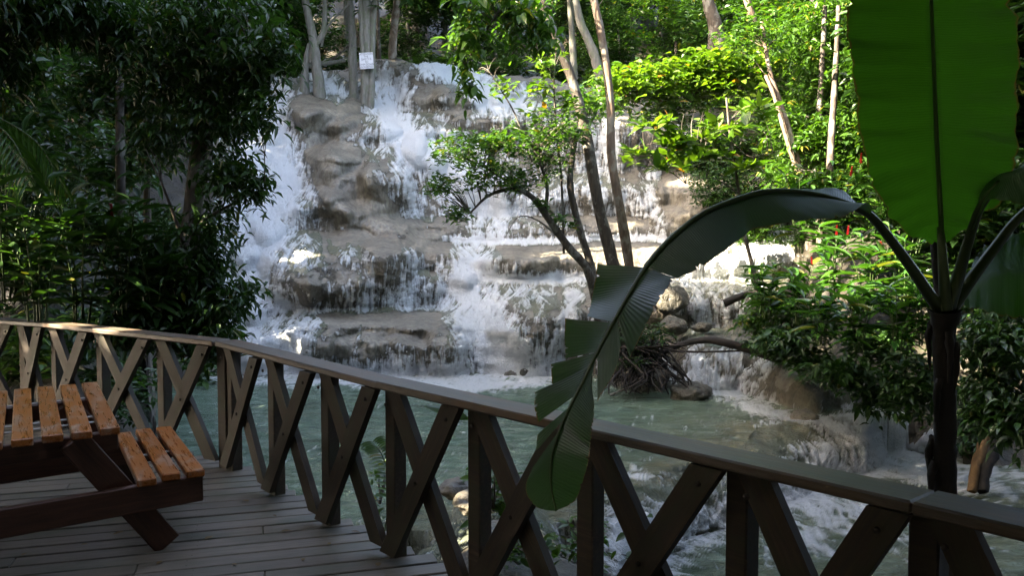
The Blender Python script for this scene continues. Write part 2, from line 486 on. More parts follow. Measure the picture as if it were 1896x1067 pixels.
# smooth coarse grid for flow directions and slope
g0x, g0y, gs = -20.0, 8.0, .16
gx = np.arange(g0x, 20, gs); gy = np.arange(g0y, 52, gs)
CX, CY = np.meshgrid(gx, gy, indexing='ij')
CZ = H(CX, CY)
lev = np.where(lipd(CX, CY) > 0, ZUP, ZLOW)
CZ = np.maximum(CZ, lev)
def blur(a, k):
    for _ in range(k):
        a = (np.roll(a, 1, 0) + np.roll(a, -1, 0) + 2 * a) / 4; a = (np.roll(a, 1, 1) + np.roll(a, -1, 1) + 2 * a) / 4
    return a
CZs = blur(CZ, 3)
DX, DY = np.gradient(CZs, gs)
def samp(A, x, y):
    fx = np.clip((x - g0x) / gs, 0, A.shape[0] - 2.001); fy = np.clip((y - g0y) / gs, 0, A.shape[1] - 2.001)
    i = fx.astype(int); j = fy.astype(int); fx = fx - i; fy = fy - j
    return (A[i, j] * (1 - fx) + A[i + 1, j] * fx) * (1 - fy) + (A[i, j + 1] * (1 - fx) + A[i + 1, j + 1] * fx) * fy
def hz(x, y):
    return float(H(np.array([float(x)]), np.array([float(y)]))[0])
def hit(pts):
    """pixel points -> world points on the rock or water seen there"""
    P = np.array([raydir(a, b) for a, b in pts]); P = P / P[:, 1:2]
    Ys = np.arange(8.6, 52, .06)
    X = P[:, 0:1] * Ys; Z = CAMZ + P[:, 2:3] * Ys; Yg = np.broadcast_to(Ys, X.shape)
    hh = samp(CZ, X, Yg); below = Z <= hh + .02
    i = np.where(below.any(1), below.argmax(1), len(Ys) - 1); r = np.arange(len(pts))
    return np.stack([X[r, i], Ys[i], Z[r, i]], 1)
def ground_at(px, py):
    return hit([(px, py)])[0]

# foam courses: (points in the picture, width m, strength)
FOAM = [
 ([(455,690),(465,630),(450,570),(462,500),(490,440),(505,390),(528,330),(512,285),(500,240),(492,205)], 1.05, 1.45),
 ([(430,600),(440,520),(470,420),(480,330),(470,260)], 1.2, 1.15), ([(520,420),(540,360),(530,300)], .9, .8), ([(500,600),(520,560),(500,520)], .8, .8),
 ([(560,480),(520,440),(540,400),(570,360),(560,320)], .7, .75),
 ([(520,690),(540,640),(560,610)], .55, 1.2),
 ([(565,430),(620,440),(670,480),(690,540)], .6, .42), ([(600,440),(600,500),(610,560)], .35, .35), ([(700,440),(740,490),(760,540)], .4, .4),
 ([(740,440),(775,500),(800,545),(760,560),(640,565)], .5, .6),
 ([(950,690),(925,640),(890,600),(880,560),(870,520),(885,485)], .8, 1.5),
 ([(840,540),(900,520),(960,535),(1000,560)], .7, .8),
 ([(1010,680),(980,650),(960,610)], .5, .7),
 ([(1045,640),(1052,590),(1060,550)], .28, 1.0),
 ([(940,560),(1000,545)], .5, .4),
 ([(660,690),(662,640),(664,605)], .10, .6),
 ([(720,690),(760,670),(820,680),(860,640),(860,600)], .5, .6),
 ([(540,696),(640,697),(700,700),(800,702),(900,702),(1000,692)], .75, 1.35), ([(430,700),(500,705),(600,712)], .9, .9), ([(700,712),(850,716),(960,708)], .9, 1.5), ([(560,706),(700,708),(900,708),(1040,700)], .55, 1.4),
 ([(720,205),(760,250),(800,290),(850,320),(870,360),(900,390),(920,400)], .95, 1.25),
 ([(690,215),(700,250),(680,265)], .7, .5),
 ([(740,310),(748,350),(760,385),(790,400)], .5, .6),
 ([(700,280),(700,310),(720,340),(735,370)], .35, .45),
 ([(820,230),(850,270),(900,300),(930,340)], .8, .6),
 ([(700,145),(705,175),(725,205)], .6, .8),
 ([(745,165),(750,195),(760,205)], .6, .6),
 ([(580,145),(600,165),(620,180)], .8, .9),
 ([(520,160),(540,175)], .6, .6),
 ([(795,122),(850,130),(880,160),(900,190),(940,200),(1000,200)], .8, 1.4),
 ([(1110,230),(1115,270),(1110,320)], .7, .7),
 ([(1080,330),(1120,350),(1180,370),(1220,390)], .7, .45),
 ([(1040,350),(1020,380),(980,400)], .8, .7),
 ([(1210,330),(1190,370),(1215,400)], .5, .6),
 ([(900,395),(980,400),(1060,405)], .6, .5),
 ([(1345,500),(1370,480),(1400,470),(1440,470)], .9, 1.0),
 ([(1230,518),(1300,515),(1400,515)], .5, .9),
 ([(900,516),(1000,519),(1100,519),(1230,519)], .22, 1.5), ([(560,578),(700,576),(860,573)], .16, 1.0),
 ([(840,446),(960,446),(1100,446),(1230,445)], .16, 1.5), ([(1230,446),(1330,443),(1450,442)], .2, 1.1),
 ([(820,440),(860,446),(930,446)], .2, .7),
 ([(1245,540),(1250,570)], .3, .6),
 ([(1290,545),(1300,600)], .25, .9),
 ([(1330,545),(1345,590)], .2, .5),
 ([(1280,660),(1290,695)], .35, .9),
 ([(1340,650),(1370,690)], .3, .8),
 ([(1410,650),(1420,690)], .3, .7),
 ([(1290,700),(1340,725),(1400,755),(1470,775),(1540,790)], .5, 1.25),
 ([(1560,740),(1600,770)], .5, .35),
 ([(1370,700),(1400,690)], .2, .6),
 ([(1480,810),(1560,815),(1640,820),(1700,850),(1740,880)], 1.1, 1.3), ([(1640,870),(1720,880),(1780,870)], 1.0, 1.0),
 ([(1580,800),(1650,800),(1730,830)], .6, .95),
 ([(1250,900),(1330,890),(1400,900),(1480,900),(1560,930),(1660,930)], .95, .95),
 ([(1230,960),(1180,1000),(1150,1060)], .6, 1.1),
 ([(1500,950),(1600,970),(1700,950)], .8, .62), ([(1180,1040),(1240,960),(1330,925),(1450,905)], .7, 1.0), ([(1400,1000),(1550,1010)], .6, .5),
 ([(1350,960),(1450,990)], .7, .6),
]
DRY = [
 ([(940,460),(1050,460),(1150,459),(1250,458)], .22, .6), ([(600,588),(700,587),(800,586)], .25, .6), ([(850,409),(1000,409),(1200,408)], .16, .5), ([(960,495),(1060,495),(1160,495),(1250,492)], .35, .35), ([(720,320),(740,350)], .35, .35), ([(960,590),(1020,590)], .45, .35), ([(640,500),(600,520)], .5, .25), ([(770,150),(800,165)], .5, .4), ([(850,180),(860,200)], .6, .4),
 ([(960,492),(1050,492),(1140,492)], .45, .45), ([(590,645),(640,650),(700,650)], .4, .45), ([(760,650),(810,640)], .35, .4), ([(900,222),(1000,224),(1070,224)], .4, .5), ([(545,525),(600,535)], .5, .5), ([(700,470),(740,490)], .5, .35), ([(640,290),(650,310)], .5, .6), ([(1160,300),(1210,260)], .6, .3),
 ([(600,200),(560,215),(640,220)], .7, .9),
 ([(600,280),(620,330),(650,380),(700,400)], .9, 1.0),
 ([(640,400),(720,430),(790,450)], .7, .6),
 ([(590,400),(640,430)], .5, .4),
 ([(700,310),(730,360)], .3, .35),
 ([(540,520),(560,540)], .6, .35),
 ([(790,160),(780,190)], .45, .6),
 ([(850,180),(840,205)], .6, .5),
 ([(1250,370),(1300,350),(1340,340)], .9, .8),
 ([(1300,390),(1380,390)], .8, .7),
 ([(980,600),(1000,570)], .5, .4),
 ([(700,620),(760,625),(810,620)], .5, .35),
 ([(930,485),(900,490)], .5, .5),
 ([(830,430),(950,430),(1150,430)], .2, .3),
 ([(1010,195),(1080,180)], .9, .6),
 ([(1220,565),(1240,590)], .5, .6),
 ([(1450,705),(1500,715),(1560,715)], .5, .35),
 ([(1350,780),(1450,800),(1530,830)], .45, .5),
 ([(1260,872),(1330,842),(1420,812),(1480,800)], .55, 1.1), ([(1210,925),(1260,890)], .4, .8),
]
def stroke_field(P, strokes, mode):
    out = np.zeros(len(P), np.float32)
    for pts, wd, s in strokes:
        cp = []
        for a, b in zip(pts[:-1], pts[1:]):
            n = max(2, int(math.hypot(b[0] - a[0], b[1] - a[1]) / 14))
            cp += [(a[0] + (b[0] - a[0]) * t / n, a[1] + (b[1] - a[1]) * t / n) for t in range(n)]
        cp.append(pts[-1])
        W = hit(cp).astype(np.float32)
        lo = W.min(0) - 2.6 * wd; hi = W.max(0) + 2.6 * wd
        idx = np.nonzero(((P > lo) & (P < hi)).all(1))[0]
        if not len(idx): continue
        Q = P[idx]; best = np.full(len(Q), 1e9, np.float32)
        for a, b in zip(W[:-1], W[1:]):
            if abs(a[1] - b[1]) > 4: continue
            ab = b - a; t = np.clip(((Q - a) @ ab) / (ab @ ab + 1e-6), 0, 1)
            best = np.minimum(best, ((Q - a - t[:, None] * ab) ** 2).sum(1))
        best = np.sqrt(best)
        best = best * (1 + .5 * (vn(Q[:, 0] * 1.7, Q[:, 1] * 1.7, Q[:, 2] * 1.7) - .5))
        val = s * np.exp(-(best / wd) ** 2)
        out[idx] = np.maximum(out[idx], val)
    return out

d0 = lipd(GX, GY); LEV = np.where(d0 > 0, ZUP, ZLOW)
PXc = np.broadcast_to(cols[:, None], GX.shape)
inriver = (PXc > 395 - 8 * np.clip(22 - GY, 0, 14)) & (GY > 8.2)
rightlim = np.interp(GY, [8, 14, 16, 18, 20, 22, 24, 28, 32, 36, 44], [2600, 2100, 1720, 1530, 1440, 1410, 1490, 1480, 1440, 1320, 1100])
leftlim = np.interp(GY, [8, 12, 19, 22, 30, 36, 41, 45], [-800, 250, 290, 390, 420, 450, 470, 520])
inriver &= (PXc < rightlim) & (PXc > leftlim) & (GY < 22.5)
pool = (GZ < LEV - .005) & (GY > 8.2) & (GY < 24)
GW = np.where(pool, LEV, GZ)
Pw = np.stack([GX, GY, GW], -1).reshape(-1, 3).astype(np.float32)
# line integral of noise along the flow
def lic(P, freq, L, n, seed, aniso=1):
    x = P[:, 0].astype(np.float32); y = P[:, 1].astype(np.float32); z = P[:, 2].astype(np.float32)
    acc = vn(x * freq + seed, y * freq, z * freq) * 1.0
    for sgn in (1, -1):
        a, b, c = x.copy(), y.copy(), z.copy()
        for k in range(n):
            gxx = samp(DX, a, b); gyy = samp(DY, a, b)
            g = np.sqrt(gxx ** 2 + gyy ** 2)
            fx = -gxx - .004; fy = -gyy - .03
            m = np.sqrt(fx * fx + fy * fy) + 1e-6
            st = (L / n) / np.sqrt(1 + g * g)
            a = a + sgn * st * fx / m; b = b + sgn * st * fy / m; c = c - sgn * st * g
            acc = acc + vn(a * freq + seed, b * freq, c * freq)
    acc = acc / (2 * n + 1)
    return acc
near = (Pw[:, 1] < 50) & (PXc.ravel() > 370) & (PXc.ravel() < 1800) | (pool.ravel())
idx = np.nonzero(near)[0]
wx = np.zeros(len(Pw), np.float32); wy = wx.copy()
Pi = Pw[idx]
warp = np.stack([(vn(Pi[:, 0] * 2.2, Pi[:, 1] * 2.2, Pi[:, 2] * 1.2) - .5) * .22, (vn(Pi[:, 0] * 2.2 + 9, Pi[:, 1] * 2.2, Pi[:, 2] * 1.2) - .5) * .22, 0 * Pi[:, 0]], 1)
L1 = lic(Pi + warp.astype(np.float32), 16.0, .60, 10, 0.0)
L2 = lic(Pi + .5 * warp.astype(np.float32), 34.0, .26, 6, 40.0)
L3 = fbm(Pi[:, 0] * 5, Pi[:, 1] * 5, Pi[:, 2] * 4, 3)
def norm(a): return (a - a.mean()) / (a.std() + 1e-6)
LN = .42 * norm(L1) + .42 * norm(L2) + .60 * norm(L3)
big = norm(fbm(Pi[:, 0] * 1.1, Pi[:, 1] * 1.1, Pi[:, 2] * 1.1, 2))
isnear = lambda s: all(q[1] >= 640 for q in s[0]) and all(q[0] > 1230 or q[1] >= 690 for q in s[0])
S = stroke_field(Pi, [s for s in FOAM if isnear(s)], 1) - stroke_field(Pi, [s for s in DRY if s[0][0][0] > 1200 and s[0][0][1] > 690], -1)
slope = np.hypot(samp(DX, Pi[:, 0], Pi[:, 1]), samp(DY, Pi[:, 0], Pi[:, 1]))
pl = pool.ravel()[idx]
base_s = np.where(pl, np.where(Pi[:, 2] < -2, -.05, -.20), -.02 + .20 * smooth(.3, 1.5, slope))
fall = Pi[:, 1] > 20.5
base_s = base_s - np.where(~fall & ~pl, .25, 0)
base_s = base_s - .45 * smooth(45, 46, Pi[:, 1])
Sx = S * 1.1 + base_s + .12 * big
foam_i = np.clip((Sx - .22) * 1.0 + norm(LN) * .29, 0, 1) ** 1.1
foam = np.zeros(len(Pw), np.float32); foam[idx] = foam_i
Sfull = np.full(len(Pw), -1, np.float32); Sfull[idx] = Sx
LNf = np.zeros(len(Pw), np.float32); LNf[idx] = LN
foam = foam * inriver.ravel()
shp = GX.shape
foam2 = foam.reshape(shp); S2 = Sfull.reshape(shp)

# surface normals of the grid, relief along them
def gnorm(X, Y, Z):
    du = np.stack([np.gradient(X, axis=0), np.gradient(Y, axis=0), np.gradient(Z, axis=0)], -1)
    dv_ = np.stack([np.gradient(X, axis=1), np.gradient(Y, axis=1), np.gradient(Z, axis=1)], -1)
    n = np.cross(du, dv_); return n / (np.linalg.norm(n, axis=-1, keepdims=True) + 1e-9)
Nn = gnorm(GX, GY, GW)
Nn = np.where(Nn[..., 2:3] < 0, -Nn, Nn)
rough = (fbm(GX * 3.1, GY * 3.1, GZ * 3.1, 3) - .5) * .22 + (LNf.reshape(shp)) * .012
fade = smooth(60, 48, GY) * smooth(3, 12, GY)
Prock = np.stack([GX, GY, GZ], -1) + Nn * (rough * fade)[..., None]
wet = inriver & ((S2 > -.25) | ((np.abs(d0) < 2.2) & (GY < 17) & (PXc < 1620)))
water_mask = (wet | (pool & (PXc < 1760 + 400 * smooth(16, 14, GY))))
amp_f = np.where(pool, .015, .03)
turb = (vn(GX * 9, GY * 9, GZ * 9) - .5) * .06 * np.clip(S2, 0, 1) * np.where(pool, .35, 1)
ripple = np.where(pool, (fbm(GX * 2.3, GY * 3.4, 0 * GX + 2, 3) - .5) * .10, 0)
offs = np.where(pool, ripple + foam2 * amp_f + turb, rough * fade + .012 + foam2 * amp_f * np.clip(.4 + S2, 0, 1) + turb)
Pwat = np.stack([GX, GY, GW], -1) + Nn * offs[..., None]
nc, nr = shp
ii, jj = np.meshgrid(np.arange(nc - 1), np.arange(nr - 1), indexing='ij')
Q = np.stack([ii * nr + jj, (ii + 1) * nr + jj, (ii + 1) * nr + jj + 1, ii * nr + jj + 1], -1)
wm = water_mask
fw = (wm[:-1, :-1].astype(int) + wm[1:, :-1] + wm[1:, 1:] + wm[:-1, 1:])
er = wm.copy()
for _ in range(3):
    er[1:-1, 1:-1] = er[1:-1, 1:-1] & er[:-2, 1:-1] & er[2:, 1:-1] & er[1:-1, :-2] & er[1:-1, 2:]
fr = (er[:-1, :-1] & er[1:, :-1] & er[1:, 1:] & er[:-1, 1:])
def submesh(name, P, Qs, attrs):
    used = np.zeros(len(P), bool); used[Qs.ravel()] = True
    remap = np.cumsum(used) - 1
    m = mesh_np(name, P[used], remap[Qs], smooth_shade=True)
    for k, v in attrs.items(): fattr(m, k, v[used])
    return m
def rock_colour(k):
    """travertine: grey tan with darker bands and pale crusts; returns colour, bump height"""
    v = k.vec((1, 1, 1))
    n1 = k.noise(v, .8, 5, .6); n2 = k.noise(k.vec((4, 4, .9)), 2.0, 4, .65); n3 = k.noise(v, 9, 5, .7)
    c = k.ramp(n1, [(.28, (.05, .042, .030)), (.5, (.135, .120, .088)), (.74, (.27, .245, .19))])
    c = k.mix(k.ramp(n2, [(.35, .85), (.62, 0.0)]), c, (.05, .041, .030))
    c = k.mix(k.math('MULTIPLY', k.ramp(n3, [(.45, 0.0), (.75, 1.0)]), .35), c, (.33, .31, .27))
    return c, n3, n2
mrock, nt, out = new_mat('travertine'); k = NT(nt)
c, n3, n2 = rock_colour(k)
g = k.n('ShaderNodeNewGeometry'); sx = k.n('ShaderNodeSeparateXYZ'); k.l(g.outputs['Position'], sx.inputs[0])
at_b = k.n('ShaderNodeAttribute', attribute_name='soil')
sc_ = k.ramp(k.noise(k.vec(), 2.5, 6, .65), [(.3, (.012, .010, .006)), (.55, (.03, .024, .014)), (.75, (.02, .036, .009))])
c = k.mix(at_b.outputs['Fac'], c, sc_)
p = k.n('ShaderNodeBsdfPrincipled'); k.l(c, p.inputs['Base Color']); p.inputs['Roughness'].default_value = .55
bp = k.n('ShaderNodeBump'); bp.inputs['Strength'].default_value = .7; bp.inputs['Distance'].default_value = .06
k.l(k.math('ADD', n3, n2), bp.inputs['Height']); k.l(bp.outputs[0], p.inputs['Normal']); k.l(p.outputs[0], out.inputs[0])
M_ROCK = mrock

mw, nt, out = new_mat('river_water'); k = NT(nt)
c, n3, n2 = rock_colour(k)
c = k.mix(.25, c, (.06, .06, .05))
ap = k.n('ShaderNodeAttribute', attribute_name='pool').outputs['Fac']
af = k.n('ShaderNodeAttribute', attribute_name='foam').outputs['Fac']
ash = k.n('ShaderNodeAttribute', attribute_name='shallow').outputs['Fac']
pv = k.vec((1, 1, 1))
pc = k.ramp(k.noise(pv, .35, 3, .6), [(.3, (.075, .135, .09)), (.7, (.135, .205, .14))])
pc = k.mix(ash, pc, k.ramp(k.noise(k.vec((2.2, 1, 1)), 1.1, 4, .6, .6), [(.35, (.10, .11, .06)), (.7, (.21, .19, .11))]))
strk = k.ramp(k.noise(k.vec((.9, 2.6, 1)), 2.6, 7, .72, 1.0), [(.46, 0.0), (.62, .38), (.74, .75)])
pc = k.mix(strk, pc, (.27, .35, .30))  # sky reflections on ripples painted into the pool colour as pale streaks
drk = k.ramp(k.noise(k.vec((.6, 1.5, 1)), 1.4, 5, .6, .8), [(.36, .55), (.52, 0.0)])
pc = k.mix(drk, pc, (.05, .075, .045))
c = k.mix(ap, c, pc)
fine = k.noise(pv, 26, 4, .75)
ff = k.math('ADD', af, k.math('MULTIPLY', k.math('SUBTRACT', fine, .5), k.math('MULTIPLY', k.math('MULTIPLY', af, k.math('SUBTRACT', 1.15, af)), 1.5)), clamp=True)
ff = k.ramp(ff, [(.03, 0.0), (.35, .42), (.75, .92), (1, 1.0)])
fc = k.ramp(fine, [(.3, (.70, .75, .78)), (.6, (.90, .92, .93))])
c = k.mix(ff, c, fc)
p = k.n('ShaderNodeBsdfPrincipled'); k.l(c, p.inputs['Base Color'])
k.l(k.math('ADD', k.math('MULTIPLY', ff, .5), k.ramp(ap, [(0, .22), (1, .10)])), p.inputs['Roughness'])
p.inputs['IOR'].default_value = 1.33; p.inputs['Specular IOR Level'].default_value = .6
wv = k.noise(k.vec((1.0, 1.7, 1)), 1.9, 7, .70, .8)
hgt = k.mix(ap, k.math('MULTIPLY', k.math('ADD', n3, n2), .4), wv)
hgt = k.math('ADD', hgt, k.math('MULTIPLY', k.math('MULTIPLY', fine, af), .6))
bp = k.n('ShaderNodeBump'); bp.inputs['Strength'].default_value = 1.0; bp.inputs['Distance'].default_value = .30
k.l(hgt, bp.inputs['Height']); k.l(bp.outputs[0], p.inputs['Normal']); k.l(p.outputs[0], out.inputs[0])
M_WATER = mw

soil = (1 - (inriver | pool).astype(float))
soil = blur(soil, 4)
soil = np.where((PXc > 395) & (PXc < 1150) & (GY > 20) & (GY < 47) , soil * .5, soil)
shallow = smooth(.75, .15, np.abs(d0 - .2)) * .9 + .55 * smooth(3.5, .5, d0) * (GX > .5)
shallow = np.clip(np.maximum(shallow * (GY < 20), .0) + (GY > 20.5) * .8, 0, 1)
poolf = blur(np.where(pool, 1.0, np.clip(smooth(.30, .08, np.abs(Nn[..., 2] - 1)) * .0, 0, 1)), 1)
poolf = np.where((~pool) & (GY < 17), np.maximum(poolf, smooth(1.2, .2, np.abs(d0)) * .6), poolf)
topf = smooth(.93, .985, Nn[..., 2]) * inriver * (~pool)                       # standing sheets on the ledges
poolf = np.maximum(poolf, blur(topf, 2) * .75)
rock = part('rock_terraces', submesh('rock_terraces', Prock.reshape(-1, 3), Q[~fr], {'soil': soil.ravel()}), M_ROCK)
rock['kind'] = 'structure'
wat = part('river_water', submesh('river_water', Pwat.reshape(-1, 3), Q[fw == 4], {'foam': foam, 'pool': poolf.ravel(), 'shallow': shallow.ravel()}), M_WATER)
wat['kind'] = 'structure'
# far ground sheet under everything, also behind the camera
gm = []
for a in np.linspace(-400, 400, 21):
    for b in np.linspace(-400, 400, 21):
        r = math.hypot(a, b); gm.append((a, b, -3.6 + (0 if r < 90 else (r - 90) * .16)))
gq = [(i * 21 + j, (i + 1) * 21 + j, (i + 1) * 21 + j + 1, i * 21 + j + 1) for i in range(20) for j in range(20)]
gmesh = mesh_np('forest_floor', gm, gq, smooth_shade=True); fattr(gmesh, 'soil', np.ones(441))
part('forest_floor', gmesh, M_ROCK)['kind'] = 'structure'

# ------------------------------------------------------------------ the falls: relief built from its ledge lines
SX = [395, 470, 545, 600, 700, 800, 880, 950, 1050, 1150, 1250, 1350, 1500]
CT = [  # foot upwards: heights in the view and distances of each ledge line at the stations above
 ([706, 704, 703, 703, 703, 703, 702, 702, 702, 702, 702, 702, 702], [21.0] * 13),
 ([692, 690, 690, 690, 690, 690, 690, 690, 688, 688, 688, 688, 688], [21.2] * 13),
 ([640, 640, 608, 603, 602, 604, 607, 612, 618, 620, 606, 606, 606], [22.3, 22.2, 21.7, 21.5, 21.4, 21.6, 22.0, 22.3, 22.4, 22.4, 22.4, 22.4, 22.4]),
 ([600, 590, 577, 574, 572, 570, 566, 578, 578, 576, 540, 538, 538], [23.4, 23.6, 25.4, 25.8, 26.0, 25.8, 24.6, 23.2, 23.1, 22.9, 22.7, 22.7, 22.7]),
 ([560, 545, 552, 550, 550, 545, 535, 552, 547, 542, 528, 526, 526], [24.3, 24.7, 25.9, 26.2, 26.4, 26.3, 25.6, 23.8, 23.6, 23.5, 24.0, 24.0, 24.0]),
 ([515, 500, 510, 510, 510, 508, 506, 516, 517, 517, 517, 517, 517], [25.5, 25.8, 26.4, 26.7, 26.8, 26.8, 26.6, 26.5, 26.4, 26.4, 26.3, 26.2, 26.2]),
 ([465, 450, 460, 465, 465, 466, 480, 475, 474, 474, 470, 468, 466], [26.8, 27.2, 27.3, 27.5, 27.8, 27.6, 27.2, 26.9, 26.8, 26.8, 26.6, 26.5, 26.5]),
 ([420, 405, 420, 426, 440, 448, 447, 446, 445, 444, 442, 440, 438], [28.0, 28.5, 28.6, 28.8, 29.2, 29.8, 30.1, 30.2, 30.2, 30.1, 29.6, 29.4, 29.2]),
 ([380, 370, 385, 395, 408, 420, 416, 414, 413, 413, 410, 405, 400], [29.4, 29.7, 29.8, 29.9, 30.1, 30.3, 30.5, 30.5, 30.5, 30.5, 30.6, 30.6, 30.8]),
 ([345, 340, 355, 365, 385, 405, 403, 402, 401, 401, 385, 380, 375], [30.6, 30.8, 30.8, 30.9, 31.0, 31.6, 32.2, 32.2, 32.2, 32.2, 31.9, 31.9, 32.2]),
 ([300, 300, 315, 320, 330, 345, 350, 352, 345, 328, 330, 330, 325], [32.0, 32.4, 32.2, 32.2, 32.3, 32.8, 33.0, 33.0, 33.2, 33.2, 33.6, 34.0, 34.2]),
 ([255, 255, 265, 270, 280, 288, 292, 300, 318, 318, 300, 290, 290], [34.0, 34.0, 33.8, 33.8, 34.0, 34.3, 34.5, 34.6, 34.8, 34.8, 35.2, 35.6, 36.0]),
 ([225, 225, 232, 238, 245, 258, 262, 262, 255, 240, 245, 250, 255], [36.0, 35.6, 35.4, 35.3, 35.6, 36.2, 36.4, 36.4, 36.0, 35.3, 36.2, 36.8, 37.4]),
 ([200, 200, 200, 205, 216, 213, 212, 213, 214, 214, 214, 215, 215], [38.0, 37.6, 37.0, 36.8, 37.1, 36.6, 36.6, 36.6, 36.6, 36.0, 37.0, 37.8, 38.8]),
 ([185, 185, 185, 190, 206, 206, 205, 205, 206, 206, 201, 200, 200], [40.0, 39.6, 38.9, 38.6, 38.8, 38.8, 38.8, 38.8, 38.6, 38.0, 39.0, 39.8, 40.8]),
 ([168, 166, 164, 166, 168, 165, 168, 172, 180, 186, 190, 192, 192], [42.0, 41.5, 40.8, 40.6, 41.0, 41.0, 41.2, 41.2, 41.4, 41.2, 41.4, 42.2, 43.2]),
 ([150, 140, 134, 130, 108, 114, 130, 136, 155, 172, 182, 185, 185], [44.2, 44.0, 43.6, 43.6, 44.0, 44.2, 44.2, 44.2, 44.2, 43.6, 43.8, 44.4, 45.4]),
]
BUMPS = [
 (628, 490, 145, 64, 96, 1.55), (562, 528, 58, 40, 45, .6), (728, 470, 60, 42, 66, .8), (655, 540, 60, 30, 34, .45), (470, 570, 44, 26, 40, .4), (452, 470, 34, 24, 40, .3), (500, 420, 40, 22, 34, .35), (520, 330, 30, 22, 30, .35),
 (1000, 592, 92, 44, 84, 1.15), (1112, 580, 60, 40, 80, .9), (955, 482, 82, 20, 36, 1.0), (822, 472, 64, 12, 26, .45), (850, 508, 42, 20, 30, .55), (735, 535, 46, 22, 30, .5), (795, 520, 36, 20, 34, .5),
 (600, 378, 62, 30, 44, .9), (664, 402, 66, 28, 44, .9), (724, 424, 60, 22, 38, .8), (785, 438, 46, 16, 22, .5), (560, 395, 36, 22, 36, .5),
 (640, 335, 84, 70, 86, 1.3), (634, 286, 66, 28, 16, 1.0), (608, 300, 46, 30, 40, .6), (716, 322, 50, 48, 82, 1.5),
 (672, 238, 70, 22, 36, .8), (745, 245, 70, 28, 60, .7), (812, 258, 60, 30, 80, .7), (602, 206, 84, 32, 44, 1.6), (555, 200, 44, 20, 34, .8), (496, 240, 34, 20, 34, .5),
 (846, 184, 52, 34, 32, 1.9), (786, 168, 50, 38, 44, 1.6), (772, 126, 88, 26, 36, 1.6), (640, 152, 58, 16, 24, .8), (548, 160, 48, 22, 34, 1.0), (925, 168, 46, 26, 34, .8), (1012, 192, 42, 16, 18, .8), (975, 158, 60, 18, 24, .9), (1082, 180, 50, 14, 22, .8), (700, 175, 30, 20, 34, .5), (585, 150, 34, 16, 30, .6),
 (860, 226, 40, 12, 34, .45), (935, 228, 45, 13, 32, .55), (1010, 226, 44, 12, 34, .6), (1068, 232, 36, 18, 50, .7),
 (1150, 235, 40, 24, 90, .7), (1215, 240, 48, 28, 90, .8), (1290, 240, 60, 32, 66, 1.0), (1365, 248, 56, 36, 60, 1.1), (1450, 260, 60, 40, 60, 1.2), (1290, 205, 60, 14, 30, .7), (1200, 200, 50, 14, 24, .7),
 (1292, 352, 88, 36, 70, 1.7), (1345, 405, 84, 26, 42, 1.1), (1185, 362, 56, 30, 48, .8), (1425, 370, 70, 36, 45, 1.3), (1105, 358, 46, 24, 46, .7), (1015, 366, 56, 24, 38, .8), (1240, 405, 44, 22, 36, .7), (1390, 325, 60, 26, 40, .9), (940, 330, 46, 26, 60, .5), (880, 320, 40, 24, 60, .4),
 (860, 430, 50, 10, 20, .25), (960, 430, 60, 10, 20, .3), (1070, 430, 60, 10, 20, .3), (1180, 430, 60, 12, 20, .35),
 (1060, 492, 52, 12, 28, .3), (1150, 492, 52, 12, 28, .35), (1235, 488, 50, 16, 32, .4), (1320, 482, 60, 20, 38, .55), (1405, 474, 50, 22, 46, .7),
 (1228, 572, 40, 34, 40, .7), (1298, 562, 26, 22, 44, .5), (1345, 562, 30, 22, 44, .5), (1270, 575, 22, 20, 34, .4), (1395, 560, 30, 24, 50, .6),
 (600, 640, 46, 30, 56, .35), (672, 645, 46, 28, 52, .28), (748, 648, 50, 28, 50, .32), (826, 646, 50, 32, 52, .35), (560, 640, 24, 26, 60, .4), (470, 640, 40, 26, 60, .4), (900, 640, 30, 26, 50, .3)]
gxx_ = np.arange(395, 1500.1, 1.45); gyy_ = np.arange(705, 108, -1.3)
nX, nY = len(gxx_), len(gyy_)
zx = np.zeros(nX)
CP = []; CY2 = []
for i_, (pp, yy) in enumerate(CT):
    a = np.interp(gxx_, SX, pp); b_ = np.interp(gxx_, SX, yy)
    for _ in range(12): 
        a[1:-1] = (a[:-2] + 2 * a[1:-1] + a[2:]) / 4; b_[1:-1] = (b_[:-2] + 2 * b_[1:-1] + b_[2:]) / 4
    wob = (fbm(gxx_ * .022, zx + i_ * 3.7, zx, 4) - .5)
    amp_ = 0 if i_ < 2 else (5 if i_ < 9 else (9 if i_ < len(CT) - 1 else 30))
    CP.append(a + wob * amp_); CY2.append(b_ + (0 if i_ < 2 else 1) * (fbm(gxx_ * .018, zx + 40 + i_ * 2.9, zx, 4) - .5) * .9)
CP = np.array(CP); CY2 = np.array(CY2)
for i_ in range(1, len(CP)): CP[i_] = np.minimum(CP[i_], CP[i_ - 1] - 3)
RY = np.zeros((nX, nY))
for c_ in range(nX):
    RY[c_] = np.interp(-gyy_, -CP[:, c_], CY2[:, c_])
    top_ = gyy_ < CP[-1, c_]
    RY[c_][top_] = CY2[-1, c_]
for _ in range(9):
    RY[:, 1:-1] = (RY[:, :-2] + 2 * RY[:, 1:-1] + RY[:, 2:]) / 4
for _ in range(3):
    RY[1:-1] = (RY[:-2] + 2 * RY[1:-1] + RY[2:]) / 4
GPX, GPY = np.meshgrid(gxx_, gyy_, indexing='ij')
wxp = (fbm(GPX * .02, GPY * .02, 0 * GPX + 3, 3) - .5) * 34; wyp = (fbm(GPX * .02, GPY * .02, 0 * GPX + 9, 3) - .5) * 26
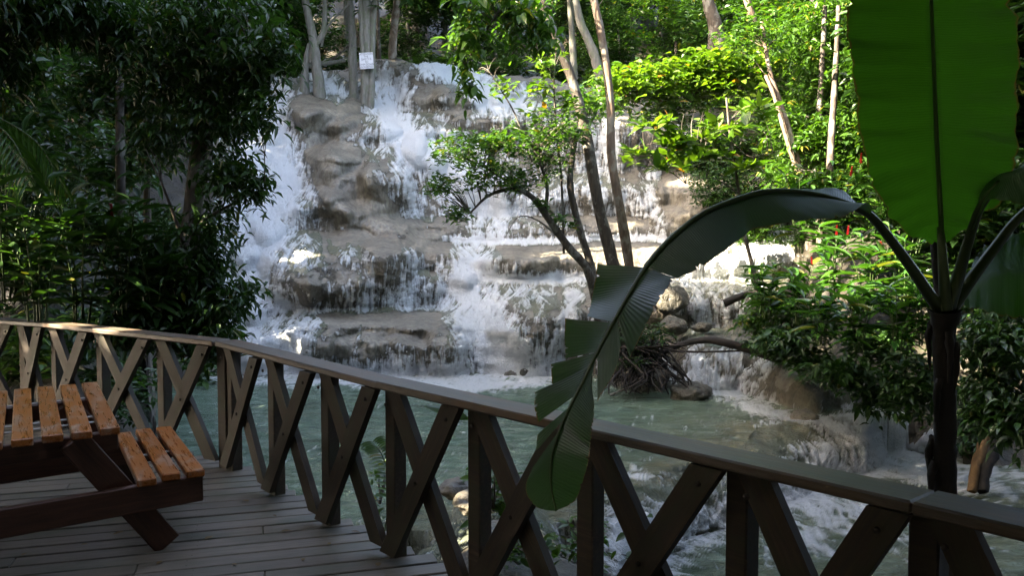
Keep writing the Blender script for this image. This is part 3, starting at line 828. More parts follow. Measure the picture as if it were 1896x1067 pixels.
for (cx, cy, rx, ru, rd, A_) in BUMPS:
    u_ = (GPX + wxp - cx) / rx; v_ = (GPY + wyp - cy); v_ = np.where(v_ < 0, v_ / ru, v_ / rd)
    rho = u_ * u_ + v_ * v_
    soft = (cx, cy) in ((600, 378), (664, 402), (724, 424), (785, 438), (640, 335), (608, 300), (560, 395), (562, 528), (655, 540))
    g_ = np.where(rho < 1, (1 - np.minimum(rho, 1)) ** ((1.25 if soft else .62) + (.60 if rd > 26 else 0) * smooth(-.35, .75, v_)), 0)
    if rd > 30 and rx > 30: A_ = A_ * 1.15 + .010 * rd
    new = -A_ * g_
    RY = RY + new * (1 - .35 * (g_ > 0) * 0)
# fine travertine texture: pillows and small lips
pil = fbm(GPX * .045, GPY * .07, 0 * GPX + 21, 3) - .5
shm = np.zeros_like(RY)
for q_ in (2, 6, 8): 
    lo_ = CP[q_][:, None]; hi_ = CP[q_ + 1][:, None]; shm = np.maximum(shm, smooth(hi_ - 5, hi_ + 2, GPY) * smooth(lo_ + 6, lo_ - 1, GPY))
RY = RY - pil * .50 * (1 - .75 * shm) + (np.abs(fbm(GPX * .05, GPY * .035, 0 * GPX + 31, 3) - .5)) * .45
flut = fbm(GPX * .14, GPY * .018, 0 * GPX + 51, 3) - .5
RY = RY - flut * .16
# flowstone has no undercuts: every bulge runs down into a steep skirt
RY = RY[:, ::-1]
cm_ = np.minimum.accumulate(RY + np.arange(nY)[None, :] * .0035, axis=1) - np.arange(nY)[None, :] * .0035
RY = (.38 * RY + .62 * np.minimum(RY, cm_))[:, ::-1].copy()
for _ in range(8): RY[1:-1] = (RY[:-2] + 2 * RY[1:-1] + RY[2:]) / 4
for _ in range(3):
    RY[:, 1:-1] = (RY[:, :-2] + 2 * RY[:, 1:-1] + RY[:, 2:]) / 4; RY[1:-1] = (RY[:-2] + 2 * RY[1:-1] + RY[2:]) / 4
crestm = np.array([np.argmax(gyy_ < CP[-1, c_]) if (gyy_ < CP[-1, c_]).any() else nY - 1 for c_ in range(nX)])
DIR = np.stack([(GPX - 948) / F, cP + (533.5 - GPY) / F * sP, -sP + (533.5 - GPY) / F * cP], -1)
PR = DIR / DIR[..., 1:2] * RY[..., None]; PR[..., 2] += CAMZ
# behind the crest the surface turns over and runs back under the forest floor
for c_ in range(nX):
    k_ = max(1, crestm[c_]); m_ = nY - k_
    if m_ <= 0: continue
    s_ = np.arange(m_) / max(m_ - 1, 1)
    y0 = PR[c_, k_ - 1]
    yy_ = y0[1] + .15 + s_ * (50.5 - y0[1]); zz_ = y0[2] - s_ * 1.4 + .02
    PR[c_, k_:, 1] = yy_; PR[c_, k_:, 2] = zz_; PR[c_, k_:, 0] = y0[0] / y0[1] * yy_
PR[..., 2] = np.maximum(PR[..., 2], -2.1)
Pu = np.gradient(PR, axis=0); Pv = np.gradient(PR, axis=1)
NRM = np.cross(Pv, Pu); NRM /= np.linalg.norm(NRM, axis=-1, keepdims=True) + 1e-9
NRM = np.where((NRM * PR).sum(-1, keepdims=True) > 0, -NRM, NRM)
def bl(A, n):
    for _ in range(n):
        A = A.copy(); A[1:-1] = (A[:-2] + 2 * A[1:-1] + A[2:]) / 4; A[:, 1:-1] = (A[:, :-2] + 2 * A[:, 1:-1] + A[:, 2:]) / 4
    return A
Zs = bl(PR[..., 2], 4)
Es = (Pu * Pu).sum(-1); Fs = (Pu * Pv).sum(-1); Gs = (Pv * Pv).sum(-1); det = Es * Gs - Fs * Fs + 1e-9
zu = np.gradient(Zs, axis=0); zv = np.gradient(Zs, axis=1)
fu = -(Gs * zu - Fs * zv) / det; fv = -(-Fs * zu + Es * zv) / det
fu = bl(fu, 4); fv = bl(fv, 4)
mg = np.sqrt(fu * fu + fv * fv) + 1e-6; fu = fu / mg; fv = fv / mg - .55; mg = np.sqrt(fu * fu + fv * fv) + 1e-6; fu /= mg; fv /= mg
def bsamp(A, i, j):
    i = np.clip(i, 0, nX - 1.001); j = np.clip(j, 0, nY - 1.001); a = i.astype(np.int32); b_ = j.astype(np.int32); i = i - a; j = j - b_
    return (A[a, b_] * (1 - i) + A[a + 1, b_] * i) * (1 - j) + (A[a, b_ + 1] * (1 - i) + A[a + 1, b_ + 1] * i) * j
II, JJ = np.meshgrid(np.arange(nX, dtype=float), np.arange(nY, dtype=float), indexing='ij')
def lic2(noise, n, st):
    acc = noise.copy(); 
    for sg in (1, -1):
        a, b_ = II.copy(), JJ.copy()
        for k_ in range(n):
            u_ = bsamp(fu, a, b_); v_ = bsamp(fv, a, b_); a = a + sg * st * u_; b_ = b_ + sg * st * v_
            acc += bsamp(noise, a, b_)
    return acc / (2 * n + 1)
wn1 = rng.random((nX, nY)); 
l_fine = norm(lic2(bl(wn1, 0), 5, 1.0)); l_mid = norm(lic2(bl(rng.random((nX, nY)), 2), 9, 1.4)); l_long = norm(lic2(bl(rng.random((nX, nY)), 4), 14, 1.8))
clump = norm(fbm(GPX * .11, GPY * .13, 0 * GPX + 61, 4))
speck = norm(bl(rng.random((nX, nY)), 1))
SR = np.zeros((nX, nY), np.float32)
def field2(strokes):
    out = np.zeros((nX, nY), np.float32)
    for pts, wd, s_ in strokes:
        pa_ = np.array(pts, float)
        for a, b_ in zip(pa_[:-1], pa_[1:]):
            my = (a[1] + b_[1]) / 2; wp = wd * F / np.interp(my, [100, 200, 320, 400, 445, 517, 600, 700], [44, 38, 34, 31, 29, 26.5, 22.5, 21])
            lo = np.minimum(a, b_) - 2.4 * wp; hi = np.maximum(a, b_) + 2.4 * wp
            i0, i1 = np.searchsorted(gxx_, lo[0]), np.searchsorted(gxx_, hi[0]); j0 = np.searchsorted(-gyy_, -hi[1]); j1 = np.searchsorted(-gyy_, -lo[1])
            if i1 <= i0 or j1 <= j0: continue
            X_ = GPX[i0:i1, j0:j1] + wxp[i0:i1, j0:j1] * .8; Y_ = GPY[i0:i1, j0:j1] + wyp[i0:i1, j0:j1] * .6
            ab = b_ - a; t_ = np.clip(((X_ - a[0]) * ab[0] + (Y_ - a[1]) * ab[1]) / (ab @ ab + 1e-6), 0, 1)
            d_ = np.hypot(X_ - a[0] - t_ * ab[0], Y_ - a[1] - t_ * ab[1])
            out[i0:i1, j0:j1] = np.maximum(out[i0:i1, j0:j1], s_ * np.exp(-(d_ / wp) ** 2))
    return out
FO2 = [s for s in FOAM if not isnear(s) and min(q[1] for q in s[0]) < 705] + [
 ([(560,690),(700,694),(900,694),(1040,690)], .35, 1.1)]
SR = 1.12 * field2(FO2) - field2([s for s in DRY if s[0][0][1] < 690])
steep = 1 - np.abs(NRM[..., 2])
shelf = smooth(.80, .93, NRM[..., 2])
base2 = .07 + .13 * steep - .34 * shelf
# bright line where a fall meets the shelf below
convex = bl(np.gradient(np.gradient(RY, axis=1), axis=1), 2)
SXX = SR * 1.05 + base2 + .07 * norm(bl(clump, 3)) + np.clip(convex * 2.5, 0, .5)
LL2 = .62 * l_fine + .62 * l_mid + .50 * l_long + .34 * clump + .24 * speck
th2 = 1.15 - SXX * 2.9
foam_r = np.clip((SXX - .21) * 1.0 + norm(LL2) * .30, 0, 1) ** 1.1
back = JJ >= crestm[:, None]
foam_r[back] = 0
lim_r = (GPX < np.interp(GPY, [180, 330, 440, 520, 600, 700], [1180, 1460, 1480, 1460, 1430, 1430]))
watr = (SXX > .02) & lim_r & ~back
wetf = bl(watr.astype(float), 2)
relief = (fbm(PR[..., 0] * 3.0, PR[..., 1] * 3.0, PR[..., 2] * 2.0, 4) - .5) * .07 + l_mid * .007 + l_long * .006
PRr = PR + NRM * relief[..., None]
PRw = PR + NRM * (relief + .014 + .022 * foam_r * np.clip(SXX, .3, 1) + .007 * (speck * .4 + clump * .3 + l_fine * .4) * np.clip(SXX, 0, 1))[..., None]
i_, j_ = np.meshgrid(np.arange(nX - 1), np.arange(nY - 1), indexing='ij')
Q2 = np.stack([i_ * nY + j_, (i_ + 1) * nY + j_, (i_ + 1) * nY + j_ + 1, i_ * nY + j_ + 1], -1)
wm = watr; fw2 = (wm[:-1, :-1] & wm[1:, :-1] & wm[1:, 1:] & wm[:-1, 1:])
er = wm.copy()
for _ in range(3): er[1:-1, 1:-1] = er[1:-1, 1:-1] & er[:-2, 1:-1] & er[2:, 1:-1] & er[1:-1, :-2] & er[1:-1, 2:]
fr2 = er[:-1, :-1] & er[1:, :-1] & er[1:, 1:] & er[:-1, 1:]
soil2 = np.where(lim_r & ~back, 0, 1).astype(float); soil2 = bl(soil2, 4)
o_ = part('falls_rock', submesh('falls_rock', PRr.reshape(-1, 3), Q2[~fr2], {'soil': soil2.ravel()}), M_ROCK); o_['kind'] = 'structure'
poolr = shelf * .55
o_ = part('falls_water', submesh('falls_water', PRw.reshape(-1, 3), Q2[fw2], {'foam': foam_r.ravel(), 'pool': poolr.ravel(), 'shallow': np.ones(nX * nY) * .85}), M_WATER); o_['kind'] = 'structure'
# flying drops where the water breaks
cand = np.argwhere((foam_r > .45) & (SXX > .55) & ~back); cand = cand[rng.choice(len(cand), min(5200, len(cand)), replace=False)]
dc = PRw[cand[:, 0], cand[:, 1]] + NRM[cand[:, 0], cand[:, 1]] * rng.exponential(.09, (len(cand), 1)) + np.array([0, 0, 1.0]) * rng.exponential(.05, (len(cand), 1)); dr = rng.uniform(.006, .017, len(cand))
tet = np.array([(1, 1, 1), (1, -1, -1), (-1, 1, -1), (-1, -1, 1)], float)
dv_ = (dc[:, None, :] + tet[None] * dr[:, None, None]).reshape(-1, 3); bi = (np.arange(len(cand)) * 4)[:, None]
dm = mesh_np('spray_drops', dv_, None, np.concatenate([bi + np.array(q_) for q_ in ((0, 1, 2), (0, 3, 1), (0, 2, 3), (1, 3, 2))]), smooth_shade=True)
fattr(dm, 'foam', np.ones(len(dv_))); fattr(dm, 'pool', np.zeros(len(dv_))); fattr(dm, 'shallow', np.zeros(len(dv_)))
part('spray_drops', dm, M_WATER)['kind'] = 'stuff'


# ------------------------------------------------------------------ deck, railing, picnic table
def wood_mat(name, a, b, c3, rough=.7, axis=(1, 14, 14), moss=None, wear=None, wearscale=(3, 9, 9), bump=.35):
    m, nt, out = new_mat(name); k = NT(nt)
    oi = k.n('ShaderNodeObjectInfo')
    base = k.vec(axis, 'obj')
    add = k.n('ShaderNodeVectorMath', operation='ADD'); k.l(base, add.inputs[0])
    cmb = k.n('ShaderNodeCombineXYZ')
    for i in range(3): k.l(k.math('MULTIPLY', oi.outputs['Random'], 37.0 + 11 * i), cmb.inputs[i])
    k.l(cmb.outputs[0], add.inputs[1]); v = add.outputs[0]
    n1 = k.noise(v, 4.0, 6, .68, .4)
    col = k.ramp(n1, [(.28, a), (.5, b), (.75, c3)])
    col = k.mix(k.math('MULTIPLY', oi.outputs['Random'], .35), col, tuple(.5 * q for q in a))
    wv = k.vec(wearscale, 'obj'); ad2 = k.n('ShaderNodeVectorMath', operation='ADD'); k.l(wv, ad2.inputs[0]); k.l(cmb.outputs[0], ad2.inputs[1])
    if moss:
        n2 = k.noise(ad2.outputs[0], 1.6, 5, .62)
        col = k.mix(k.ramp(n2, [(.46, 0.0), (.66, .8)]), col, moss)
    if wear:
        n3 = k.noise(ad2.outputs[0], 1.25, 7, .7, .6)
        col = k.mix(k.ramp(n3, [(.50, 0.0), (.62, .7), (.85, .95)]), col, wear)
        n4 = k.noise(ad2.outputs[0], 2.6, 5, .6)
        col = k.mix(k.ramp(n4, [(.62, 0.0), (.74, .8)]), col, (.07, .022, .012))
    p = k.n('ShaderNodeBsdfPrincipled'); k.l(col, p.inputs['Base Color'])
    k.l(k.ramp(n1, [(.3, rough - .12), (.7, rough + .1)]), p.inputs['Roughness'])
    bp = k.n('ShaderNodeBump'); bp.inputs['Strength'].default_value = bump; bp.inputs['Distance'].default_value = .006
    k.l(n1, bp.inputs['Height']); k.l(bp.outputs[0], p.inputs['Normal']); k.l(p.outputs[0], out.inputs[0])
    return m
M_DECK = wood_mat('weathered_deck_wood', (.075, .060, .044), (.15, .125, .098), (.215, .185, .15), .62, moss=(.07, .075, .05), wearscale=(1.2, 3, 3))
M_RAIL = wood_mat('weathered_rail_wood', (.014, .009, .005), (.046, .029, .017), (.105, .078, .052), .68, moss=(.030, .034, .015), wearscale=(2.5, 5, 5))
M_CAP = wood_mat('grey_handrail_wood', (.035, .026, .018), (.10, .077, .055), (.20, .165, .125), .5, moss=(.13, .07, .035), wearscale=(1.5, 6, 6))
M_SLAT = wood_mat('worn_orange_varnish', (.24, .065, .012), (.42, .13, .022), (.52, .19, .04), .32, wear=(.40, .27, .19), wearscale=(4, 9, 9), bump=.25)
M_TBL = wood_mat('dark_stained_wood', (.05, .02, .011), (.09, .035, .018), (.14, .06, .032), .5)

# railing line: (x, y) of the post centres, from the pictured undersides of the handrail
ZU = .94
def rp(px, py): q = atz(px, py, ZU); return (q[0], q[1])
R_main = [rp(432, 640), rp(508, 661.5), rp(607, 688), rp(729, 716), rp(886, 750), rp(1093, 796), rp(1376, 860), rp(1722, 938)]
dx, dy = R_main[-1][0] - R_main[0][0], R_main[-1][1] - R_main[0][1]
q0 = np.array(R_main[0]); Ld = math.hypot(dx, dy); dirm = np.array([dx, dy]) / Ld
sm = [float(np.dot(np.array(p) - q0, dirm)) for p in R_main]
off = [float(np.dot(np.array(p) - q0, np.array([-dirm[1], dirm[0]]))) for p in R_main]
R_main = [tuple(q0 + dirm * s + np.array([-dirm[1], dirm[0]]) * o * .85) for s, o in zip(sm, off)]
R_main.append(tuple(np.array(R_main[-1]) + dirm * .62 + np.array([-dirm[1], dirm[0]]) * .0))
R_main.append(tuple(np.array(R_main[-1]) + dirm * .75))
R_left = [rp(432, 640), rp(303, 627), rp(190, 614), rp(105, 604.5), rp(46, 598.5)]
e = (np.array(R_left[-1]) - np.array(R_left[-2])); e /= np.linalg.norm(e)
for _ in range(3): R_left.append(tuple(np.array(R_left[-1]) + e * .75 + np.array([-.05, -.12])))
rail = thing('timber_railing', 'weathered timber railing with crossed braces and a flat handrail round the deck edge', 'railing', (R_main[3][0], R_main[3][1], 0))
post_m = box_mesh('post', .092, .08, 1.12, .006)
def brace(a, b, zo0, zo1, o, wd=.114, th=.040):
    p0 = (a[0] + o[0], a[1] + o[1], zo0); p1 = (b[0] + o[0], b[1] + o[1], zo1)
    h_ = math.hypot(b[0] - a[0], b[1] - a[1]); u_ = np.array([(b[0] - a[0]) / h_, (b[1] - a[1]) / h_]); n_ = np.array([u_[1], -u_[0]])
    dz_ = zo1 - zo0; hw = wd / 2 * math.hypot(h_, dz_) / abs(dz_)
    cen = np.array([(p0[0] + p1[0]) / 2, (p0[1] + p1[1]) / 2, (zo0 + zo1) / 2]); V_ = []
    for end in (-.5, .5):
        for s1_ in (-1, 1):
            for s2_ in (-.5, .5):
                V_.append((end * h_ + s1_ * hw, s2_ * th, end * dz_))
    Qb = [(0, 1, 3, 2), (4, 6, 7, 5), (0, 4, 5, 1), (2, 3, 7, 6), (0, 2, 6, 4), (1, 5, 7, 3)]
    # own axes along the board so that the grain follows it
    Xa = Vector((h_, 0, dz_)).normalized(); Rm_ = Matrix((Xa, Vector((0, 1, 0)), Xa.cross(Vector((0, 1, 0))))).transposed()
    V2 = [tuple(Rm_.transposed() @ Vector(v)) for v in V_]
    Mw = Matrix.Translation(tuple(cen)) @ Matrix(((u_[0], n_[0] * -1, 0), (u_[1], n_[1] * -1, 0), (0, 0, 1))).to_4x4() @ Rm_.to_4x4()
    put('brace', mesh_np('brace', V2, Qb), M_RAIL, rail, Mw)
def run(R, capw=.15):
    for i, p in enumerate(R):
        a = R[max(i - 1, 0)]; b = R[min(i + 1, len(R) - 1)]
        ang = math.atan2(b[1] - a[1], b[0] - a[0]) + random.uniform(-.06, .06)
        put('post', post_m, M_RAIL, rail, Matrix.Translation((p[0], p[1], ZU - .56)) @ Matrix.Rotation(ang, 4, 'Z'))
    for i in range(len(R) - 1):
        a = np.array(R[i]); b = np.array(R[i + 1]); d = (b - a) / np.linalg.norm(b - a); nrm = np.array([d[1], -d[0]])
        if np.dot(nrm, -a) < 0: nrm = -nrm            # towards the deck and the viewer
        lr = 1 if b[0] > a[0] else -1
        o1 = nrm * .066; o2 = nrm * .109
        ia = a + d * .09; ib = b - d * .07
        if lr > 0:
            brace(ia, ib, ZU - .003, .06, o1); brace(ia, ib, .06, ZU - .003, o2)
        else:
            brace(ib, ia, ZU - .003, .06, o1); brace(ib, ia, .06, ZU - .003, o2)
    # handrail boards, each spanning about two bays and butted end to end
    i = 0
    while i < len(R) - 1:
        j = min(i + 2, len(R) - 1) if i else min(3, len(R) - 1)
        a = np.array(R[i]); b = np.array(R[j]); d = (b - a) / np.linalg.norm(b - a); nrm = np.array([d[1], -d[0]])
        if np.dot(nrm, -a) < 0: nrm = -nrm
        g = .0006
        M, L = frame_matrix((*(a + d * g + nrm * .045), ZU + .021), (*(b - d * g + nrm * .045), ZU + .021))
        put('handrail', box_mesh('handrail', L + (.05 if i == 0 else 0), .175, .040, .007, .0015), M_CAP, rail, M)
        i = j
run(R_main); 
R_left[0] = tuple(np.array(R_left[0]) + .12 * np.array([(R_left[1][0] - R_left[0][0]), (R_left[1][1] - R_left[0][1])]))
run(R_left)
bolt = mesh_np('bolt_head', *(lambda V, Q: (V, Q))(*tube_arrays([(0, -.006, 0), (0, .0, 0), (0, .001, 0)], [.012, .012, .0005], 8)))

# deck planks, clipped by the railing line
deck = bpy.data.objects.new('wooden_deck', None); COL.objects.link(deck); deck['kind'] = 'structure'
u = np.array([.957, .289]); vv = np.array([-.289, .957])
edge = [np.array(p) for p in R_left[::-1]] + [np.array(p) for p in R_main[1:]]
edge = [edge[0] + np.array([-6, -1.0])] + edge + [edge[-1] + np.array([2.2, -2.4])]
PW = .148
org = np.array([-2.0, 4.0])
for kx in range(-50, 32):
    c = org + vv * (kx * PW)
    # right end: where the plank centre line meets the railing line
    best = None
    for a, b in zip(edge[:-1], edge[1:]):
        A = np.array([u, -(b - a)]).T
        if abs(np.linalg.det(A)) < 1e-6: continue
        s, t = np.linalg.solve(A, a - c)
        if 0 <= t <= 1: best = s if best is None else max(best, s)
    if best is None: continue
    s1 = best + random.uniform(.03, .10) + .08; s0 = -7.5
    # butt joints
    cuts = [s0]; x = s0 + 1.2 + 1.3 * ((kx * 37) % 5) / 2.0
    while x < s1 - .5: cuts.append(x); x += 2.9
    cuts.append(s1)
    for a, b in zip(cuts[:-1], cuts[1:]):
        p0 = c + u * (a + .0015); p1 = c + u * (b - .0015); dz = random.uniform(-.0025, .0025)
        if max(p0[1], p1[1]) < -1: continue
        M, L = frame_matrix((*p0, -.02 + dz), (*p1, -.02 + dz))
        put('plank', box_mesh('plank', L, PW - random.uniform(.013, .019), .04, .005), M_DECK, deck, M)
joist = [(-.35, .05), (-.9, .0)]
for i in range(1, len(edge) - 1):
    a = edge[i]; b = edge[i + 1]; d = (b - a) / np.linalg.norm(b - a); nrm = np.array([d[1], -d[0]])
    if np.dot(nrm, -a) < 0: nrm = -nrm
    M, L = frame_matrix((*(a + nrm * .02), -.13), (*(b + nrm * .02), -.13))
    put('edge_beam', box_mesh('edge_beam', L, .07, .17), M_RAIL, deck, M)
for x_, y_ in [tuple(np.array(p) + np.array([-.1, -.15])) for p in R_main[::2] + R_left[1::2]]:
    put('support_post', box_mesh('support_post', .13, .13, 3.2), M_RAIL, deck, Matrix.Translation((x_, y_, -1.82)))

# picnic table with attached bench
tp = np.array(atz(224, 790, .74)[:2]); tf = np.array(atz(179, 703, .74)[:2])
tv = (tf - tp) / np.linalg.norm(tf - tp); tu = np.array([tv[1], -tv[0]]) * .96 + tv * .16; tu /= np.linalg.norm(tu)
tbl = thing('picnic_table', 'picnic table with worn orange slats and attached benches on dark beams, on the deck', 'picnic table', (tp[0] - .4, tp[1] + .5, 0))
slat_t = box_mesh('slat', 1.66, .098, .042, .006); slat_b = box_mesh('slat', 1.30, .098, .042, .006)
def P3(a, b, z): q = tp + tu * a + tv * b; return (q[0], q[1], z)
for i in range(7):
    c = -.055 - i * .137
    j = random.uniform(-.01, .01)
    M, L = frame_matrix(P3(c, 0 + j, .72), P3(c, 1.66 + j, .72)); put('tabletop_slat', slat_t, M_SLAT, tbl, M)
bc = np.array(atz(390, 874, .44)[:2])
ba = float(np.dot(bc - tp, tu)); bb = float(np.dot(bc - tp, tv))
for i in range(3):
    c = ba - .052 - i * .132; j = [0, .02, -.01][i]
    M, L = frame_matrix(P3(c, bb + j, .42), P3(c, bb + 1.30 + j, .42)); put('bench_slat', slat_b, M_SLAT, tbl, M)
    c2 = -.9 - (ba - .0) + .02 + i * .132
    M, L = frame_matrix(P3(c2, bb + j, .42), P3(c2, bb + 1.30 + j, .42)); put('bench_slat', slat_b, M_SLAT, tbl, M)
for b_ in (bb + .055, bb + 1.17):
    M, L = frame_matrix(P3(ba - .01, b_, .325), P3(-.9 - ba + .01, b_, .325)); put('cross_beam', box_mesh('cross_beam', L, .05, .15), M_TBL, tbl, M)
    M, L = frame_matrix(P3(-.01, b_ + .10, .645), P3(-.93, b_ + .10, .645)); put('top_beam', box_mesh('top_beam', L, .05, .105), M_TBL, tbl, M)
    M, L = frame_matrix(P3(-.235, b_ + .052, .685), P3(ba - .20, b_ + .052, .02)); put('leg', box_mesh('leg', L, .05, .15), M_TBL, tbl, M)
    M, L = frame_matrix(P3(-.70, b_ + .052, .685), P3(-.9 - ba + .20, b_ + .052, .02)); put('leg', box_mesh('leg', L, .05, .15), M_TBL, tbl, M)
M_BAR, nt, out = new_mat('pale_metal'); k = NT(nt); p = k.n('ShaderNodeBsdfPrincipled'); p.inputs['Base Color'].default_value = (.45, .44, .42, 1); p.inputs['Metallic'].default_value = .7; p.inputs['Roughness'].default_value = .5; k.l(p.outputs[0], out.inputs[0])
for b_ in (.45, .62, 1.30):
    M, L = frame_matrix(P3(-.02, b_, .693), P3(-.93, b_, .693)); put('slat_bar', box_mesh('slat_bar', L, .03, .008), M_BAR, tbl, M)
M, L = frame_matrix(P3(ba - .01, bb + .75, .393), P3(ba - .34, bb + .75, .393)); put('slat_bar', box_mesh('slat_bar', L, .03, .008), M_BAR, tbl, M)

# ------------------------------------------------------------------ banana plant
def banana_mat(name, top, under_t, trans, rough, spec=.5):
    m, nt, out = new_mat(name); k = NT(nt)
    a = k.n('ShaderNodeAttribute', attribute_name='vein').outputs['Fac']     # distance along the midrib, metres
    e = k.n('ShaderNodeAttribute', attribute_name='side').outputs['Fac']
    w = k.n('ShaderNodeTexWave', wave_type='BANDS', bands_direction='X'); w.inputs['Scale'].default_value = 1.0; w.inputs['Distortion'].default_value = 0.0
    cm = k.n('ShaderNodeCombineXYZ'); k.l(k.math('MULTIPLY', a, 26.0), cm.inputs[0]); k.l(cm.outputs[0], w.inputs[0])
    nz = k.noise(k.vec((1, 1, 1)), 5, 4, .6)
    col = k.mix(nz, tuple(.8 * q for q in top), top)
    col = k.mix(k.math('MULTIPLY', w.outputs[0], .18), col, tuple(.6 * q for q in top))
    edge = k.math('ADD', k.math('ABSOLUTE', e), k.math('MULTIPLY', k.math('SUBTRACT', k.noise(k.vec((1, 1, 1)), 9, 5, .7), .5), .12))
    eb = k.ramp(edge, [(.972, 0.0), (.995, 1.0)])
    col = k.mix(eb, col, (.16, .10, .03))
    p = k.n('ShaderNodeBsdfPrincipled'); k.l(col, p.inputs['Base Color']); p.inputs['Roughness'].default_value = rough; p.inputs['Specular IOR Level'].default_value = spec
    t = k.n('ShaderNodeBsdfTranslucent'); tc = k.mix(k.math('MULTIPLY', w.outputs[0], .42), under_t, tuple(.7 * q for q in under_t)); tc = k.mix(k.math('MULTIPLY', nz, .6), tc, tuple(.5 * q for q in under_t)); tc = k.mix(eb, tc, (.20, .12, .02)); tc = k.mix(k.ramp(k.math('ABSOLUTE', e), [(0, .55), (.10, 0.0)]), tc, (.03, .10, .01)); k.l(tc, t.inputs[0])  # noise in the translucent colour stands in for shading of large folds
    bp = k.n('ShaderNodeBump'); bp.inputs['Strength'].default_value = .3; bp.inputs['Distance'].default_value = .003
    k.l(k.math('ADD', w.outputs[0], nz), bp.inputs['Height']); k.l(bp.outputs[0], p.inputs['Normal']); k.l(bp.outputs[0], t.inputs['Normal'])
    mx = k.n('ShaderNodeMixShader'); mx.inputs[0].default_value = trans
    k.l(p.outputs[0], mx.inputs[1]); k.l(t.outputs[0], mx.inputs[2]); k.l(mx.outputs[0], out.inputs[0])
    return m
M_BAN = banana_mat('banana_leaf', (.062, .092, .066), (.05, .20, .006), .36, .36, .6)
M_BUP = banana_mat('banana_leaf_upright', (.022, .058, .014), (.085, .31, .012), .60, .5, .22)
M_PET = leaf_mat('banana_petiole', (.045, .075, .02), (.06, .10, .028), .05, .45)
M_BST = bark_mat('banana_stem_bark', (.006, .0045, .003), (.020, .015, .010), (3, 3, 1.5))
BY = 4.3
bb0 = at(1749, 590, BY)
ban = thing('banana_plant', 'banana plant behind the railing with a huge upright leaf and a torn arching leaf', 'banana plant', (bb0[0], BY, -1.0))
def blade(name, M, Lf, Rt, parent, mat, n=90, wave=.006, seed=0):
    """M midrib points; Lf and Rt margin points at the same stations (3-D); built as a sheet of 8 strips a side"""
    Mi = spline(M, n); Li = spline(Lf, n); Ri = spline(Rt, n)
    s = np.concatenate([[0], np.cumsum(np.linalg.norm(np.diff(Mi, axis=0), axis=1))])
    rows = []; sd = []; K = 9
    for E_ in (Li, Ri):
        nk = rng.random(n); nk = np.where(nk > .88, rng.uniform(.03, .10, n), rng.uniform(0, .012, n)); nk[:2] = 0; nk[-2:] = 0
        E_ += (Mi - E_) * nk[:, None]
    for j in range(-K, K + 1):
        f = abs(j) / K; E = Li if j < 0 else Ri
        P = Mi * (1 - f) + E * f
        P = P + np.stack([0 * s, (np.sin(s * 31 + seed) + np.sin(s * 73 + 2 * seed) * .6) * wave * f, (np.sin(s * 47 + seed + j) * wave * f)], 1)
        rows.append(P); sd.append(np.full(n, j / K))
    if n > 100:
        for j_, P_ in enumerate(rows):
            f_ = abs(j_ - K) / K; P_[:, 1] += f_ * (np.sin(s * 4.3 + (1 if j_ < K else 3.1)) * .045 + np.sin(s * 11 + (j_ < K) * 2) * .018)
    V = np.stack(rows, 1).reshape(-1, 3); W = 2 * K + 1
    i, j = np.meshgrid(np.arange(n - 1), np.arange(W - 1), indexing='ij')
    Qd = np.stack([i * W + j, i * W + j + 1, (i + 1) * W + j + 1, (i + 1) * W + j], -1).reshape(-1, 4)
    m = mesh_np(name, V, Qd, smooth_shade=True)
    fattr(m, 'vein', np.repeat(s, W)); fattr(m, 'side', np.stack(sd, 1).ravel())
    o = part(name, m, mat, parent)
    return o, Mi
def rib(name, P, r0, r1, parent, mat):
    P = spline(P, 40); R = np.linspace(r0, r1, 40)
    return part(name, tubes_mesh(name, [(P, R)], 8, 0), mat, parent)
# upright leaf, lit through from behind
ll = [at(a, b, y) for a, b, y in [(1743, 452, 4.28), (1741, 400, 4.30), (1737, 330, 4.33), (1733, 250, 4.36), (1729, 150, 4.40), (1724, 20, 4.43), (1718, -150, 4.44), (1712, -330, 4.42), (1708, -520, 4.36)]]
Lm = [at(a, b, y) for a, b, y in [(1738, 449, 4.27), (1688, 433, 4.24), (1632, 372, 4.20), (1596, 262, 4.18), (1571, 150, 4.18), (1566, 10, 4.18), (1575, -160, 4.2), (1625, -340, 4.25), (1705, -522, 4.35)]]
Rm = [at(a, b, y) for a, b, y in [(1748, 449, 4.27), (1798, 420, 4.20), (1845, 365, 4.14), (1876, 270, 4.12), (1890, 150, 4.12), (1893, 20, 4.14), (1880, -150, 4.18), (1820, -330, 4.25), (1711, -522, 4.35)]]
o, Mi = blade('leaf_blade', ll, Lm, Rm, ban, M_BUP, 110, .012, 1)
Mi2 = Mi.copy(); rib('midrib', Mi2 + np.array([0, -.006, 0]), .013, .005, ban, M_PET)
rib('petiole', [at(1752, 575, 4.30), at(1748, 520, 4.29), at(1744, 460, 4.28), at(1741, 420, 4.285)], .032, .016, ban, M_PET)
